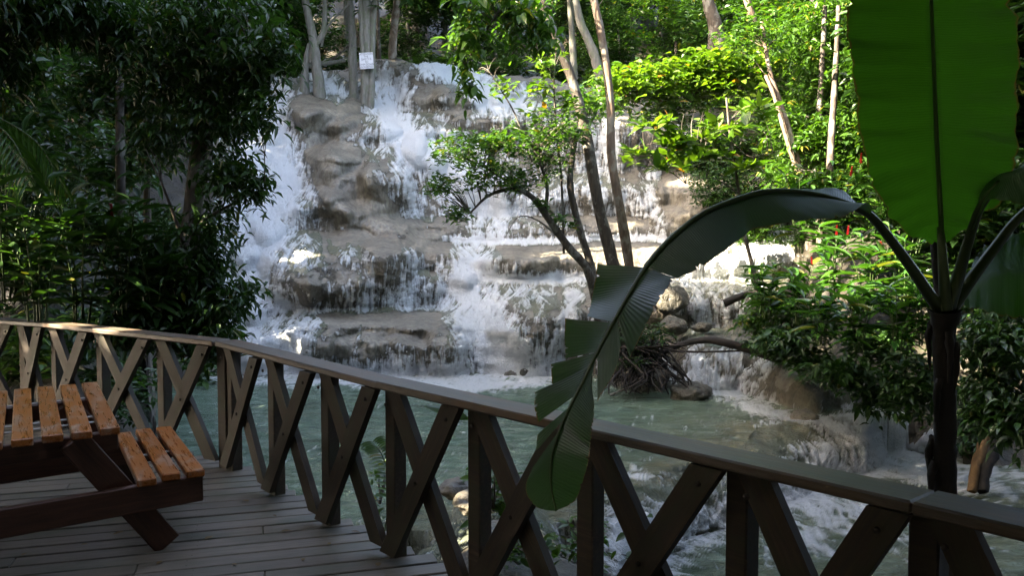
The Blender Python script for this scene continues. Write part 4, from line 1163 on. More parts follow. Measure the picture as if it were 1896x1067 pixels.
# long arching leaf in pieces between its tears: each piece = midrib stations with left / right margin
A = {  # station: (midrib px, py, Y)
 0: (1612, 400, 4.18), 1: (1560, 374, 4.10), 2: (1500, 359, 4.0), 3: (1428, 354, 3.88), 4: (1370, 367, 3.78), 5: (1300, 396, 3.66), 6: (1240, 444, 3.56), 7: (1196, 495, 3.48),
 8: (1165, 545, 3.40), 9: (1135, 598, 3.32), 10: (1106, 652, 3.25), 11: (1080, 705, 3.18), 12: (1056, 752, 3.12), 13: (1037, 795, 3.07), 14: (1022, 845, 3.02), 15: (1020, 900, 2.99), 16: (1030, 946, 2.97)}
def ap3(t): return at(*t)
def pc(name_, st, Ls, Rs, seed):
    return blade('leaf_blade', [ap3(A[i]) for i in st], [ap3(q) for q in Ls], [ap3(q) for q in Rs], ban, M_BAN, 14 * len(st), .0012, seed)
# arch part: the far half folds down and shows its underside, the near half lies open
pc('a', [0, 1, 2, 3, 4], [(1608, 404, 4.16), (1560, 352, 4.2), (1505, 350, 4.12), (1436, 350, 3.95), (1374, 363, 3.84)], [(1614, 388, 4.10), (1604, 376, 3.95), (1560, 402, 3.85), (1492, 408, 3.78), (1395, 424, 3.70)], 2)
pc('b', [4, 5, 6, 7], [(1374, 363, 3.84), (1305, 388, 3.74), (1240, 436, 3.66), (1190, 492, 3.58)], [(1395, 424, 3.70), (1345, 462, 3.52), (1296, 496, 3.42), (1254, 516, 3.36)], 3)
# left side below the bend, with tears
def half(st, E, seed, frac=1):
    Mi_ = [ap3(A[i]) if not isinstance(i, tuple) else ap3(i) for i in st]
    return blade('leaf_blade', Mi_, [m_ + (ap3(e_) - m_) * .004 for m_, e_ in zip(Mi_, E)], [ap3(q) for q in E], ban, M_BAN, 16 * len(st), .0012, seed)
half([7, 8, 9], [(1106, 489, 3.60), (1094, 560, 3.52), (1086, 586, 3.45)], 4)
half([9, (1120, 626, 3.28), 10], [(1046, 590, 3.44), (1045, 630, 3.40), (1047, 664, 3.36)], 5)
half([10, (1092, 680, 3.21)], [(1020, 675, 3.32), (1022, 722, 3.27)], 6)
half([(1092, 680, 3.21), 11, (1066, 732, 3.15)], [(990, 727, 3.27), (989, 755, 3.23), (996, 783, 3.2)], 7)
half([12, (1046, 774, 3.09)], [(995, 805, 3.18), (991, 838, 3.15)], 8)
half([13, 14, 15, 16], [(985, 868, 3.05), (973, 905, 3.02), (990, 938, 2.99), (1030, 948, 2.97)], 9)
half([(1040, 790, 3.06), 14, 15, 16], [(1094, 830, 2.98), (1086, 870, 2.96), (1066, 925, 2.96), (1030, 948, 2.97)], 10)
# right side, tears
half([7, 8, (1142, 585, 3.34)], [(1250, 515, 3.34), (1216, 565, 3.24), (1166, 664, 3.17)], 11)
half([(1142, 585, 3.34), 9, 10], [(1150, 640, 3.22), (1138, 690, 3.14), (1106, 744, 3.10)], 12)
half([10, 11, 12, 13], [(1094, 706, 3.12), (1100, 752, 3.05), (1098, 790, 3.0), (1092, 832, 2.98)], 13)
arc = [ap3(A[i]) for i in range(17)]
rib('midrib', np.array(arc) + np.array([0, -.004, 0]), .016, .003, ban, M_PET)
rib('petiole', [at(1748, 580, 4.32), at(1722, 548, 4.31), at(1690, 500, 4.28), at(1650, 445, 4.24), at(1612, 400, 4.18), at(1580, 382, 4.12)], .034, .017, ban, M_PET)
# leaf going out of the frame on the right, and stalks
lr = [at(a, b, y) for a, b, y in [(1800, 420, 4.15), (1826, 362, 4.0), (1862, 330, 3.85), (1930, 312, 3.7), (2010, 330, 3.5), (2100, 400, 3.3)]]
pa = [at(a, b, y) for a, b, y in [(1800, 414, 4.2), (1822, 340, 4.2), (1880, 312, 4.1), (1940, 290, 4.0), (2040, 300, 3.8), (2100, 402, 3.3)]]
pb = [at(a, b, y) for a, b, y in [(1802, 424, 4.1), (1830, 372, 3.8), (1880, 376, 3.6), (1950, 380, 3.4), (2020, 420, 3.3), (2100, 402, 3.3)]]
blade('leaf_blade', lr, pa, pb, ban, M_BAN, 60, .005, 14)
rib('petiole', [at(1756, 570, 4.32), at(1775, 510, 4.28), at(1792, 450, 4.2), at(1815, 385, 4.05), at(1850, 338, 3.9)], .036, .014, ban, M_PET)
rib('petiole', [at(1760, 575, 4.34), at(1800, 515, 4.36), at(1845, 455, 4.38), at(1885, 405, 4.36), at(1950, 350, 4.3)], .034, .02, ban, M_PET)
rib('petiole', [at(1742, 580, 4.38), at(1738, 520, 4.44), at(1732, 460, 4.5), at(1728, 420, 4.56)], .030, .022, ban, M_BST)
# big leaf hanging dark on the right
lr = [at(a, b, y) for a, b, y in [(1765, 560, 4.4), (1815, 520, 4.7), (1880, 500, 4.9), (1950, 520, 5.0), (2030, 580, 5.0)]]
pa = [at(a, b, y) for a, b, y in [(1765, 556, 4.4), (1820, 460, 4.9), (1890, 430, 5.1), (1960, 440, 5.2), (2030, 580, 5.0)]]
pb = [at(a, b, y) for a, b, y in [(1765, 564, 4.4), (1815, 575, 4.6), (1880, 590, 4.8), (1950, 600, 4.8), (2030, 582, 5.0)]]
blade('leaf_blade', lr, pa, pb, ban, M_BAN, 50, .008, 15)
# stem with old leaf sheaths
sp = spline([at(1752, 1250, BY + .1), at(1750, 900, BY + .06), at(1750, 760, BY + .04), at(1748, 640, BY + .02), at(1750, 575, BY)], 40)
sr = np.interp(np.linspace(0, 1, 40), [0, .5, .85, 1], [.062, .050, .054, .078]) + rng.normal(0, .002, 40)
part('stem', tubes_mesh('stem', [(sp, sr)], 16, .05), M_BST, ban)
for q in range(9):
    i = 12 + q * 3; c = sp[min(i, 39)]; a_ = rng.random() * 6.28
    d_ = np.array([math.cos(a_), math.sin(a_), 0]) * .055
    strip = [c + d_ * 1.0, c + d_ * 1.35 + np.array([0, 0, -.10]), c + d_ * 1.15 + np.array([0, 0, -.26])]
    part('dry_sheath', tubes_mesh('dry_sheath', [(spline(strip, 8), np.array([.02, .022, .02, .018, .015, .012, .008, .003]))], 6, .3), M_BST, ban)

# fallen leaves, twigs and nail heads on the deck
M_LIT = leaf_mat('leaf_litter', (.10, .055, .02), (.20, .13, .04), .1, .6)
for i in range(16):
    px, py = [(150, 1010), (520, 985), (300, 1040), (610, 1010), (460, 930), (90, 960), (560, 1040), (380, 1000), (700, 1050), (230, 985), (505, 955), (40, 1030), (650, 985), (430, 1045), (340, 905), (590, 960)][i]
    q = atz(px, py, .006); L = random.uniform(.035, .07)
    o = put('fallen_leaf', unit_leaf(.1, M_LIT), M_LIT, None, Matrix.Translation((q[0], q[1], .008)) @ Matrix.Rotation(random.uniform(0, 6.28), 4, 'Z') @ Matrix.Diagonal((L, L * .5, L * .35, 1)))
    tag(o, 'small dry brown leaf fallen on the deck boards', 'leaf', 'dry leaves scattered on the deck')
nv = []; nq = []
for kx in range(-14, 26):
    for s_ in np.arange(-5.6, 4, 1.2):
        for w_ in (-.035, .035):
            p_ = org + u * (s_ + .02 * ((kx * 7) % 3)) + vv * (kx * PW + w_)
            inside = p_[1] < (R_main[0][1] if p_[0] < R_main[0][0] else np.interp(p_[0], [q_[0] for q_ in R_main], [q_[1] for q_ in R_main])) - .12
            if not inside or p_[1] < 1.5: continue
            b0_ = len(nv); nv += [(p_[0] + .0045 * math.cos(t_), p_[1] + .0045 * math.sin(t_), .0035) for t_ in np.arange(0, 6.28, 1.0472)]; nq += [(b0_, b0_ + 1, b0_ + 2, b0_ + 3), (b0_, b0_ + 3, b0_ + 4, b0_ + 5)]
M_NAIL, nt, out = new_mat('rusty_nail'); k = NT(nt); p = k.n('ShaderNodeBsdfPrincipled'); p.inputs['Base Color'].default_value = (.02, .014, .01, 1); p.inputs['Roughness'].default_value = .7; k.l(p.outputs[0], out.inputs[0])
o = part('nail_heads', mesh_np('nail_heads', nv, nq), M_NAIL, deck); o['kind'] = 'stuff'
bm_ = tubes_mesh('bolt_head', [([(0, -.004, 0), (0, .004, 0), (0, .0045, 0)], [.011, .010, .001])], 8, 0)
for R_ in (R_main, R_left):
    for i in range(len(R_) - 1):
        a_ = np.array(R_[i]); b_ = np.array(R_[i + 1]); d_ = (b_ - a_) / np.linalg.norm(b_ - a_); nr_ = np.array([d_[1], -d_[0]])
        if np.dot(nr_, -a_) < 0: nr_ = -nr_
        for q_, z_ in ((a_ + d_ * .10, .87), (b_ - d_ * .10, .87), ((a_ + b_) / 2, .5)):
            P_ = q_ + nr_ * .133; ang = math.atan2(nr_[1], nr_[0]) - math.pi / 2
            put('bolt_head', bm_, M_NAIL, rail, Matrix.Translation((P_[0], P_[1], z_)) @ Matrix.Rotation(ang, 4, 'Z'))

# ------------------------------------------------------------------ vegetation
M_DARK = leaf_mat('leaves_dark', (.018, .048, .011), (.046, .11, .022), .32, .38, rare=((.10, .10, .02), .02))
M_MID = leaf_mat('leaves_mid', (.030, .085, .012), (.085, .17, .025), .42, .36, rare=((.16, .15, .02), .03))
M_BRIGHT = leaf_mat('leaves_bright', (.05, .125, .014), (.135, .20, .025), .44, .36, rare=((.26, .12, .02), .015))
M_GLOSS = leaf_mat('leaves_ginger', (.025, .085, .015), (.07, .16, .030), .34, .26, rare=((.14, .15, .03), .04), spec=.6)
M_RED = leaf_mat('red_bracts', (.30, .012, .02), (.48, .03, .035), .3, .45, tcol=(1.2, .6, .6))
M_BARK = bark_mat('bark_brown', (.022, .016, .011), (.085, .065, .047), patch=(.16, .15, .125))
M_PALE = bark_mat('bark_pale', (.085, .08, .068), (.21, .20, .175), (5, 5, .8), patch=(.12, .13, .09))
M_WARM = bark_mat('bark_warm', (.07, .045, .03), (.20, .14, .095), (6, 6, 1.5), patch=(.22, .19, .15))
M_ROOT = bark_mat('root_bark', (.007, .005, .0035), (.026, .018, .012), (4, 4, 4))

# chosen sunlit spots: leaves are cut out of the crowns along their sun rays
SUNNY = [(1390, 482, 26.5, 1.7), (1320, 490, 26.5, 1.3), (1210, 472, 27, 1.3), (1120, 466, 27.5, 1.1), (1020, 470, 27, .45), (1200, 500, 26.5, .8), (1150, 410, 30.5, .4), (690, 300, 28, .3), (560, 470, 25, .3), (900, 540, 24, .3), (1180, 260, 35, .6), (1280, 340, 31.5, .6), (480, 330, 31, .4), (835, 135, 43, 1.3), (800, 128, 43, .8), (965, 198, 42, .9), (720, 108, 43.5, .7), (855, 165, 38.6, .35),
         (553, 622, 21.6, .55), (1015, 60, 18.8, .7), (1040, 140, 18.9, .5), (1110, 60, 19.2, .9), (1125, 170, 19.2, .6), (1135, 300, 19.2, .3),
         (1100, 190, 22, 1.3), (1200, 170, 23, 1.8), (1300, 140, 23, 1.9), (1400, 130, 22, 1.9), (1230, 240, 18, 1.0), (1330, 260, 18, 1.2), (1410, 200, 19, 1.3), (1190, 215, 18, .6),
         (1480, 100, 22, 1.9), (1550, 60, 22, 1.6), (1500, 250, 20.5, 1.8), (1570, 200, 20.5, 1.7), (1480, 350, 19.5, 1.3), (1560, 340, 19, 1.3), (1450, 190, 20, 1.5), (1430, 20, 30, 1.0), (1330, 40, 34, .7),
         (1530, 465, 15.6, .75), (1610, 475, 15.2, .7), (1660, 440, 15.4, .6), (1580, 530, 14.8, .4), (1700, 540, 14.5, .35), (1500, 410, 16.5, .6),
         (1040, 230, 18, .5), (960, 250, 17.6, .5), (870, 300, 17.4, .35), (1000, 320, 17.4, .25), (910, 120, 16, .5), (1020, 110, 17, .5), (1240, 560, 21.5, .3),
         (640, 130, 41, .25), (735, 40, 43, .5), (1285, 872, 3.12, .03), (1540, 905, 2.75, .02), (790, 736, 4.4, .05), (160, 606, 7.7, .14), (300, 850, 4.9, .05), (705, 694, 4.85, .04), (60, 735, 5.4, .06), (150, 750, 5.2, .06), (345, 850, 5.0, .05), (940, 1010, 8.5, .3), (880, 930, 9.5, .35)]
_ST = np.array([at(a, b, y) for a, b, y, r in SUNNY]); _SR = np.array([r for *_, r in SUNNY]); _SV = np.array(SUN)
def blocks(C, grow=1.0):
    """True where a leaf would stand in one of the sunny shafts"""
    out = np.zeros(len(C), bool)
    for T, r in zip(_ST, _SR):
        d = C - T; s = d @ _SV; q = d - s[:, None] * _SV
        out |= (s > r * 1.8 + .8) & ((q ** 2).sum(1) < (r * grow + (.055 if r < .2 else 0)) ** 2)
    return out
def keep(leaves, grow=1.0):
    C, A, N, L, W = leaves
    m = ~(blocks(C, grow) | blocks(C + A * L[:, None] * .5, grow) | blocks(C + A * L[:, None] * .95, grow)); return tuple(a[m] for a in leaves)
def join(*ls): return tuple(np.concatenate(a) for a in zip(*ls))
def blob_tips(px, py, Y, rx, ry, dep, n, shell=.45):
    c = at(px, py, Y); s = Y / F
    d = unit(rng.normal(0, 1, (n, 3))); r = (rng.random(n) ** shell)[:, None]
    lump = .75 + .5 * vn(d[:, 0] * 2.2 + px, d[:, 1] * 2.2 + py, d[:, 2] * 2.2)[:, None]
    return c + d * r * lump * np.array([rx * s, dep, ry * s])
def twigs(trunk, tips, n, r=.006, sag=.2):
    """thin branches from the nearest lower trunk point to some of the tips"""
    out = []
    if len(tips) == 0: return out
    for i in rng.choice(len(tips), min(n, len(tips)), replace=False):
        t = tips[i]; d = np.linalg.norm(trunk - (t - np.array([0, 0, .5 * np.linalg.norm(t - trunk.mean(0)) * .4])), axis=1); b = trunk[d.argmin()]
        L = np.linalg.norm(t - b)
        mid = (b + t) / 2 + rng.normal(0, .06 * L, 3) + np.array([0, 0, .10 * L])
        out.append((spline([b, mid, t], 7), np.linspace(r * (1 + L * .6), r * .3, 7)))
    return out
def tree(name, label, cat, trunks, blobs, leaf, mat, bark, k=6, asp=.4, singles=0, tw=30, group=None, up=.15, droop=.3, sun=False, twr=.007, spread=.35):
    """trunks: list of ([(px,py,Y)...], r0, r1); blobs: (px,py,Y,rx,ry,depth,n)"""
    base = at(*trunks[0][0][0])
    t = thing(name, label, cat, (base[0], base[1], base[2]), group)
    lst = []; pts = []
    for P, r0, r1 in trunks:
        W = spline([at(*p) for p in P], 24); pts.append(W)
        R = np.linspace(r0, r1, 24) * (1 + rng.normal(0, .04, 24)); lst.append((W, R))
    pts = np.vstack(pts)
    for i, (W, R) in enumerate(lst):
        part('trunk' if i == 0 else 'limb', tubes_mesh('trunk', [(W, R)], 10, .07), bark, t)
    if blobs:
        T = np.vstack([blob_tips(*b) for b in blobs])
        if tw: part('branches', tubes_mesh('branches', twigs(pts, T, tw, twr), 5, .05), bark, t)['kind'] = 'stuff'
        lv = rosettes(T, k, leaf, asp, spread, up=up, droop=droop)
        lv = keep(lv, .7) if sun else lv
        foliage('foliage', lv, mat, t, singles, droop)
    return t

# shared crowns for the forest behind and the banks
def crown_mesh(n, size, mat, seed, k=5, asp=.45, flat=.8):
    d = unit(rng.normal(0, 1, (n // k, 3))); r = rng.random(n // k)[:, None] ** .4
    lump = .62 + .75 * vn(d[:, 0] * 2.1 + seed, d[:, 1] * 2.1, d[:, 2] * 2.1 + seed)[:, None]
    T = d * r * lump * np.array([1, 1, flat])
    C, A, N, L, W = rosettes(T, k, size, asp, .3, up=.05)
    V, q, t = leaf_arrays(C, A, N, L, W, .35)
    m = mesh_np('foliage', V, q, t); m.materials.append(mat); return m
CR_D = [crown_mesh(2600, .13, M_DARK, s) for s in (1.3, 5.7, 9.2)]
CR_M = [crown_mesh(2600, .12, M_MID, s) for s in (2.3, 6.7)]
CR_S = [crown_mesh(900, .26, M_DARK, s, 6, .38) for s in (3.3, 7.9)]
def crown(parent, m, c, r, rz=None, name='foliage'):
    M = Matrix.Translation(Vector([float(q) for q in c])) @ Matrix.Rotation(random.uniform(0, 6.28) if rz is None else rz, 4, 'Z') @ Matrix.Diagonal((r[0], r[1], r[2], 1))
    o = put(name, m, None, parent, M); o['kind'] = 'stuff'; return o

def forest_tree(x, y, h, r, crowns, label, group, bark=M_BARK, tr=.16, n=3, name='forest_tree', zb=None, low=.35):
    z = (hz(x, y) if zb is None else zb) - .2
    t = thing(name, label, 'tree', (x, y, z), group)
    lean = random.uniform(-.06, .06) * h
    P = spline([(x, y, z), (x + lean * .4 + random.uniform(-.2, .2), y, z + h * .4), (x + lean, y, z + h * .85)], 12)
    part('trunk', tubes_mesh('trunk', [(P, np.linspace(tr, tr * .35, 12))], 7, .06), bark, t)
    for i in range(n):
        f = low + (1 - low) * (i + .5) / n
        c = (x + lean * f + random.uniform(-.5, .5) * r, y + random.uniform(-.4, .4) * r, z + h * f)
        rr = r * random.uniform(.75, 1.1)
        crown(t, random.choice(crowns), c, (rr, rr, rr * .85))
    return t
LF = 'dark broadleaf tree standing in the forest above the head of the falls'
GF = 'forest trees above and behind the falls'
R0 = random.Random(3)
for row, (Y0, n, h, sp) in enumerate([(49, 16, 9, 2.1), (54, 17, 12, 2.7), (60, 18, 15, 3.2), (68, 18, 19, 4.0), (78, 17, 24, 4.8)]):
    for i in range(n):
        px = -120 + 2150 * (i + R0.random() * .8) / n
        y = Y0 + R0.uniform(-2, 2); x = (px - 948) / F * y
        forest_tree(x, y, h * R0.uniform(.8, 1.15), sp * R0.uniform(.85, 1.2), CR_D + CR_M[:1] if px > 1000 else CR_D, LF, GF, tr=.15 + .04 * row, n=3, low=.12 if row == 0 else .3, bark=M_PALE if R0.random() < .3 else M_BARK)
# undergrowth along the top edge of the falls and on the far slope
for i in range(46):
    px = -100 + 2000 * (i + R0.random()) / 46; y = 46.2 + R0.random() * 3; x = (px - 948) / F * y
    t = thing('forest_shrub', 'low dark shrub in the undergrowth behind the crest of the falls', 'shrub', (x, y, hz(x, y)), 'undergrowth shrubs behind the crest')
    r = R0.uniform(.8, 1.5); crown(t, R0.choice(CR_S), (x, y, hz(x, y) + r * .5), (r * 1.2, r, r * .8))
# far left bank: rows of trees between the near foliage and the falls
LL = 'dark tree on the shaded left bank beside the falls'
GL = 'trees on the shaded left bank'
for (px, y, h, r) in [(-60, 20, 10, 2.2), (40, 24, 12, 2.4), (120, 29, 12, 2.4), (190, 33, 12, 2.3), (260, 37, 11, 2.2), (330, 40, 11, 2.2), (400, 43, 10, 2.0), (450, 45.5, 9, 1.8), (0, 34, 15, 3), (90, 40, 16, 3.2), (200, 44, 14, 3.0), (-140, 27, 14, 3), (-60, 15, 9, 2.0), (500, 47.5, 7, 1.4)]:
    x = (px - 948) / F * y
    forest_tree(x, y, h, r, CR_D, LL, GL, n=4, low=.25)
for i in range(26):
    px = R0.uniform(-120, 400); y = R0.uniform(13, 36) * (1 if px < 330 else 1.2); x = (px - 948) / F * y; r = R0.uniform(.5, 1.0)
    if px > 340 and y < 22: continue
    t = thing('bank_shrub', 'leafy dark shrub on the slope of the left bank', 'shrub', (x, y, hz(x, y)), 'shrubs on the left bank slope')
    crown(t, R0.choice(CR_S), (x, y, hz(x, y) + r * .4), (r * 1.3, r * 1.2, r))

# unseen trees added for their shade: a left bank wall, crowns over the deck
LS = 'unseen spreading tree added on the left bank to shade the falls'
def added_shade_tree(x, y, zs, r, n=1300, size=.62, zb=-1, mat=M_DARK, label=LS, tr=.3, grow=1.0, base=None):
    t = thing('added_shade_tree', label, 'tree', (x, y, zb), 'unseen shade trees added round the clearing')
    tp_ = [(x, y, zb), (x + .3, y, (zb + max(zs)) / 2), (x, y + .2, max(zs))]
    if base: tp_ = [(base[0], base[1], zb), (base[0] * 1.02, base[1], max(zs) * .6), ((base[0] + x) / 2, (base[1] + y) / 2, max(zs) + .3), (x, y, max(zs))]
    part('trunk', tubes_mesh('trunk', [(spline(tp_, 14), np.linspace(tr, tr * .3, 14))], 8, .05), M_BARK, t)
    T = []
    for z in zs:
        d = unit(rng.normal(0, 1, (n // 5, 3))); T.append(np.array([x, y, z]) + d * (rng.random(n // 5) ** .4)[:, None] * np.array([r, r, r * .8]))
    lv = rosettes(np.vstack(T), 5, size, .5, .4, up=.1)
    lv = keep(lv, grow)
    C, A, N, L, W = lv
    foliage('foliage', lv, mat, t)
for i in range(13):
    y = 3.5 + i * 3.3; x = -.66 * y - (4.6 if y < 12 else 3.6)
    added_shade_tree(x - (1.5 if i % 2 else 0), y, [3 + y * .12 + q for q in ((0, 4.2, 8.4, 12.6, 16.8, 21) if y < 27 else (0, 4.2, 8.4, 12.6, 16.8, 21, 25, 29))], 3.3, 1250 if y < 18 else 950, zb=hz(x, y) - .5)
for i in range(3):
    y = 10 + i * 6; x = -.66 * y - 9.5
    added_shade_tree(x, y, [12 + q for q in (0, 5, 10, 15)], 4.2, 1300, .75, zb=0)
for (x, y, z, r) in [(-5.2, 1.2, 5.2, 2.4), (-6.5, -2.5, 6, 3), (-2.2, -2.2, 6.2, 2.6), (2.2, -2.0, 5.6, 2.5), (5.6, 1.0, 5.4, 2.6), (5.5, -3, 7, 3), (.2, .2, 5.0, 1.9), (2.8, 1.7, 5.0, 1.8), (8.2, 4.5, 6.0, 2.8), (-9, 4, 9, 3), (0, -5, 5, 4), (-5, -6, 4, 4), (6, -6, 4, 4), (0, -3, 9, 4), (-7.2, 4.6, 3.4, 1.6), (0, 4.6, 6.0, 2.2), (3.2, 5.4, 6.2, 2.4), (6.2, 7.6, 7.4, 2.6), (-6.2, 8.2, 8.2, 2.6), (1.8, 8.6, 8.6, 2.6), (4.6, 3.4, 5, 1.8)]:
    added_shade_tree(x, y, [z], r, 1500, .45, zb=-1.2, base=((7.5 if x > 1 else -7.5), -2.5) if y > -1.9 else None, label='unseen broad crowned tree added over the deck to shade it', tr=.14)

# unseen jungle added behind the viewer and on the right to block low sky
for i in range(30):
    an = math.radians(-205 + i * 8.1); rr = 11 + (i % 3) * 3.2
    x, y = rr * math.cos(an) * 1.15, rr * math.sin(an) + 2.0
    if y > 4 and x < 9: continue
    if -200 < math.degrees(an) < -120:
        added_shade_tree(x, y, [.8 + q * 3.1 for q in range(6)], 3.2, 1000, .6, zb=-1.5, label='unseen jungle tree added behind the viewer, leaves cut for sun shafts')
        continue
    t = thing('added_shade_tree', 'unseen jungle tree added behind the viewer to block low sky light', 'tree', (x, y, -1.5), 'unseen jungle trees added to block low sky light')
    h_ = 13 + 3 * R0.random()
    part('trunk', tubes_mesh('trunk', [(spline([(x, y, -1.5), (x + .3, y, 5), (x, y + .2, h_)], 10), np.linspace(.25, .1, 10))], 7, .05), M_BARK, t)
    for q in range(5):
        crown(t, R0.choice(CR_D), (x + R0.uniform(-.8, .8), y + R0.uniform(-.8, .8), .8 + q * 3.1), (3.1, 3.1, 2.4))

# ---- near left: big leafy tree against the falls
tree('leafy_tree', 'near dark tree draped in hanging leaves between the railing corner and the white water', 'tree',
     [([(352, 660, 9.0), (346, 520, 9.1), (356, 400, 9.2), (368, 290, 9.3), (378, 160, 9.4), (384, 20, 9.5), (390, -140, 9.6)], .115, .06),
      ([(372, 250, 9.3), (410, 170, 9.2), (450, 120, 9.1), (500, 60, 9.0)], .035, .012),
      ([(350, 480, 9.1), (330, 420, 9.0), (300, 340, 8.9)], .03, .01),
      ([(350, 430, 9.1), (390, 400, 8.9), (440, 372, 8.8), (490, 350, 8.8)], .02, .006)],
     [(390, 40, 9.4, 125, 85, .9, 270), (330, 140, 9.6, 80, 70, .8, 130), (440, 130, 9.2, 70, 50, .5, 120), (400, 220, 9.2, 60, 55, .5, 95), (478, 200, 9.0, 30, 40, .3, 26),
      (300, 250, 9.4, 50, 60, .6, 60), (415, 320, 9.0, 50, 40, .4, 55), (465, 345, 8.8, 40, 26, .3, 28), (395, 420, 9.0, 40, 45, .4, 42), (375, 500, 9.0, 48, 45, .4, 75), (405, 575, 8.9, 38, 38, .4, 55),
      (330, 560, 9.2, 60, 60, .5, 130), (300, 450, 9.3, 45, 50, .5, 50), (510, 80, 9.0, 40, 45, .4, 48), (445, 540, 8.8, 28, 28, .3, 20), (250, 80, 9.8, 70, 80, .7, 110)],
     .115, M_DARK, M_BARK, k=10, asp=.38, singles=280, tw=150, up=-.3, droop=.5, twr=.006, spread=.75)
for i, (x0, x1, yb, lab) in enumerate([(226, 222, 430, 'slim straight tree left of the draped leafy tree, trunk bare below'), (275, 283, 400, 'thin green stemmed tree just left of the draped leafy tree')]):
    tree('slim_tree', lab, 'tree', [([(x0, yb + 150, 11.5 + i), (x0 - 2, yb - 80, 11.5 + i), (x1, 120, 11.6 + i), (x1 + 4, -100, 11.7 + i)], .075 - .02 * i, .035)],
         [(x1 - 20, 40, 11.8 + i, 80, 80, .9, 110), (x1 - 60, 170, 12.0, 50, 60, .6, 55), (x1 + 20, 190, 12.0, 40, 50, .6, 50), (x1 - 40, 310, 12.0, 45, 40, .6, 40)],
         .17, M_DARK, M_BARK, k=6, asp=.42, tw=40, singles=60, up=-.1, droop=.4)
tree('canopy_tree', 'dark feathery tree filling the upper left corner of the view', 'tree', [([(-60, 600, 8.5), (-40, 300, 8.6), (-10, 100, 8.8), (60, -60, 9.0)], .12, .05)],
     [(60, 20, 9.0, 90, 60, .9, 220), (150, 0, 9.3, 90, 55, .8, 170), (0, 110, 8.8, 40, 80, .6, 110), (200, 60, 9.5, 60, 50, .6, 90)], .15, M_DARK, M_BARK, k=6, asp=.3, tw=60, singles=60, up=-.4, droop=.6)
# palm fronds at the left edge
pl = at(-150, 430, 8.2); t = thing('palm', 'small palm at the left edge with narrow drooping leaflets catching light', 'palm', (pl[0], pl[1], -.8))
part('trunk', tubes_mesh('trunk', [(spline([(pl[0], pl[1], -.8), (pl[0], pl[1], .6), tuple(at(-150, 260, 8.2))], 10), np.linspace(.09, .06, 10))], 8, .08), M_BARK, t)
top = at(-150, 262, 8.2)
for q in range(13):
    an = q / 13 * 6.283 + .2; d = np.array([math.cos(an), math.sin(an) * .8, 0])
    Pf = spline([top, top + d * .5 + np.array([0, 0, .28]), top + d * 1.0 + np.array([0, 0, .05]), top + d * 1.25 + np.array([0, 0, -.35])], 26)
    fr_ = part('frond', tubes_mesh('frond', [(Pf, np.linspace(.012, .003, 26))], 5, 0), M_PET, t)
    tg = unit(np.gradient(Pf, axis=0)); sd = unit(np.cross(tg, np.array([0, 0, 1.0])))
    C = np.concatenate([Pf[3:], Pf[3:]]); A_ = unit(np.concatenate([tg[3:] * .5 + sd[3:], tg[3:] * .5 - sd[3:]]) + np.array([0, 0, -.35])); N_ = unit(np.tile(np.array([[0, 0, 1.0]]), (len(C), 1)) - A_ * A_[:, 2:3])
    V, qq, tt_ = leaf_arrays(C, A_, N_, rng.uniform(.28, .40, len(C)), np.full(len(C), .028), .5)
    o = part('leaflets', mesh_np('leaflets', V, qq, tt_), M_MID, t); o['kind'] = 'stuff'

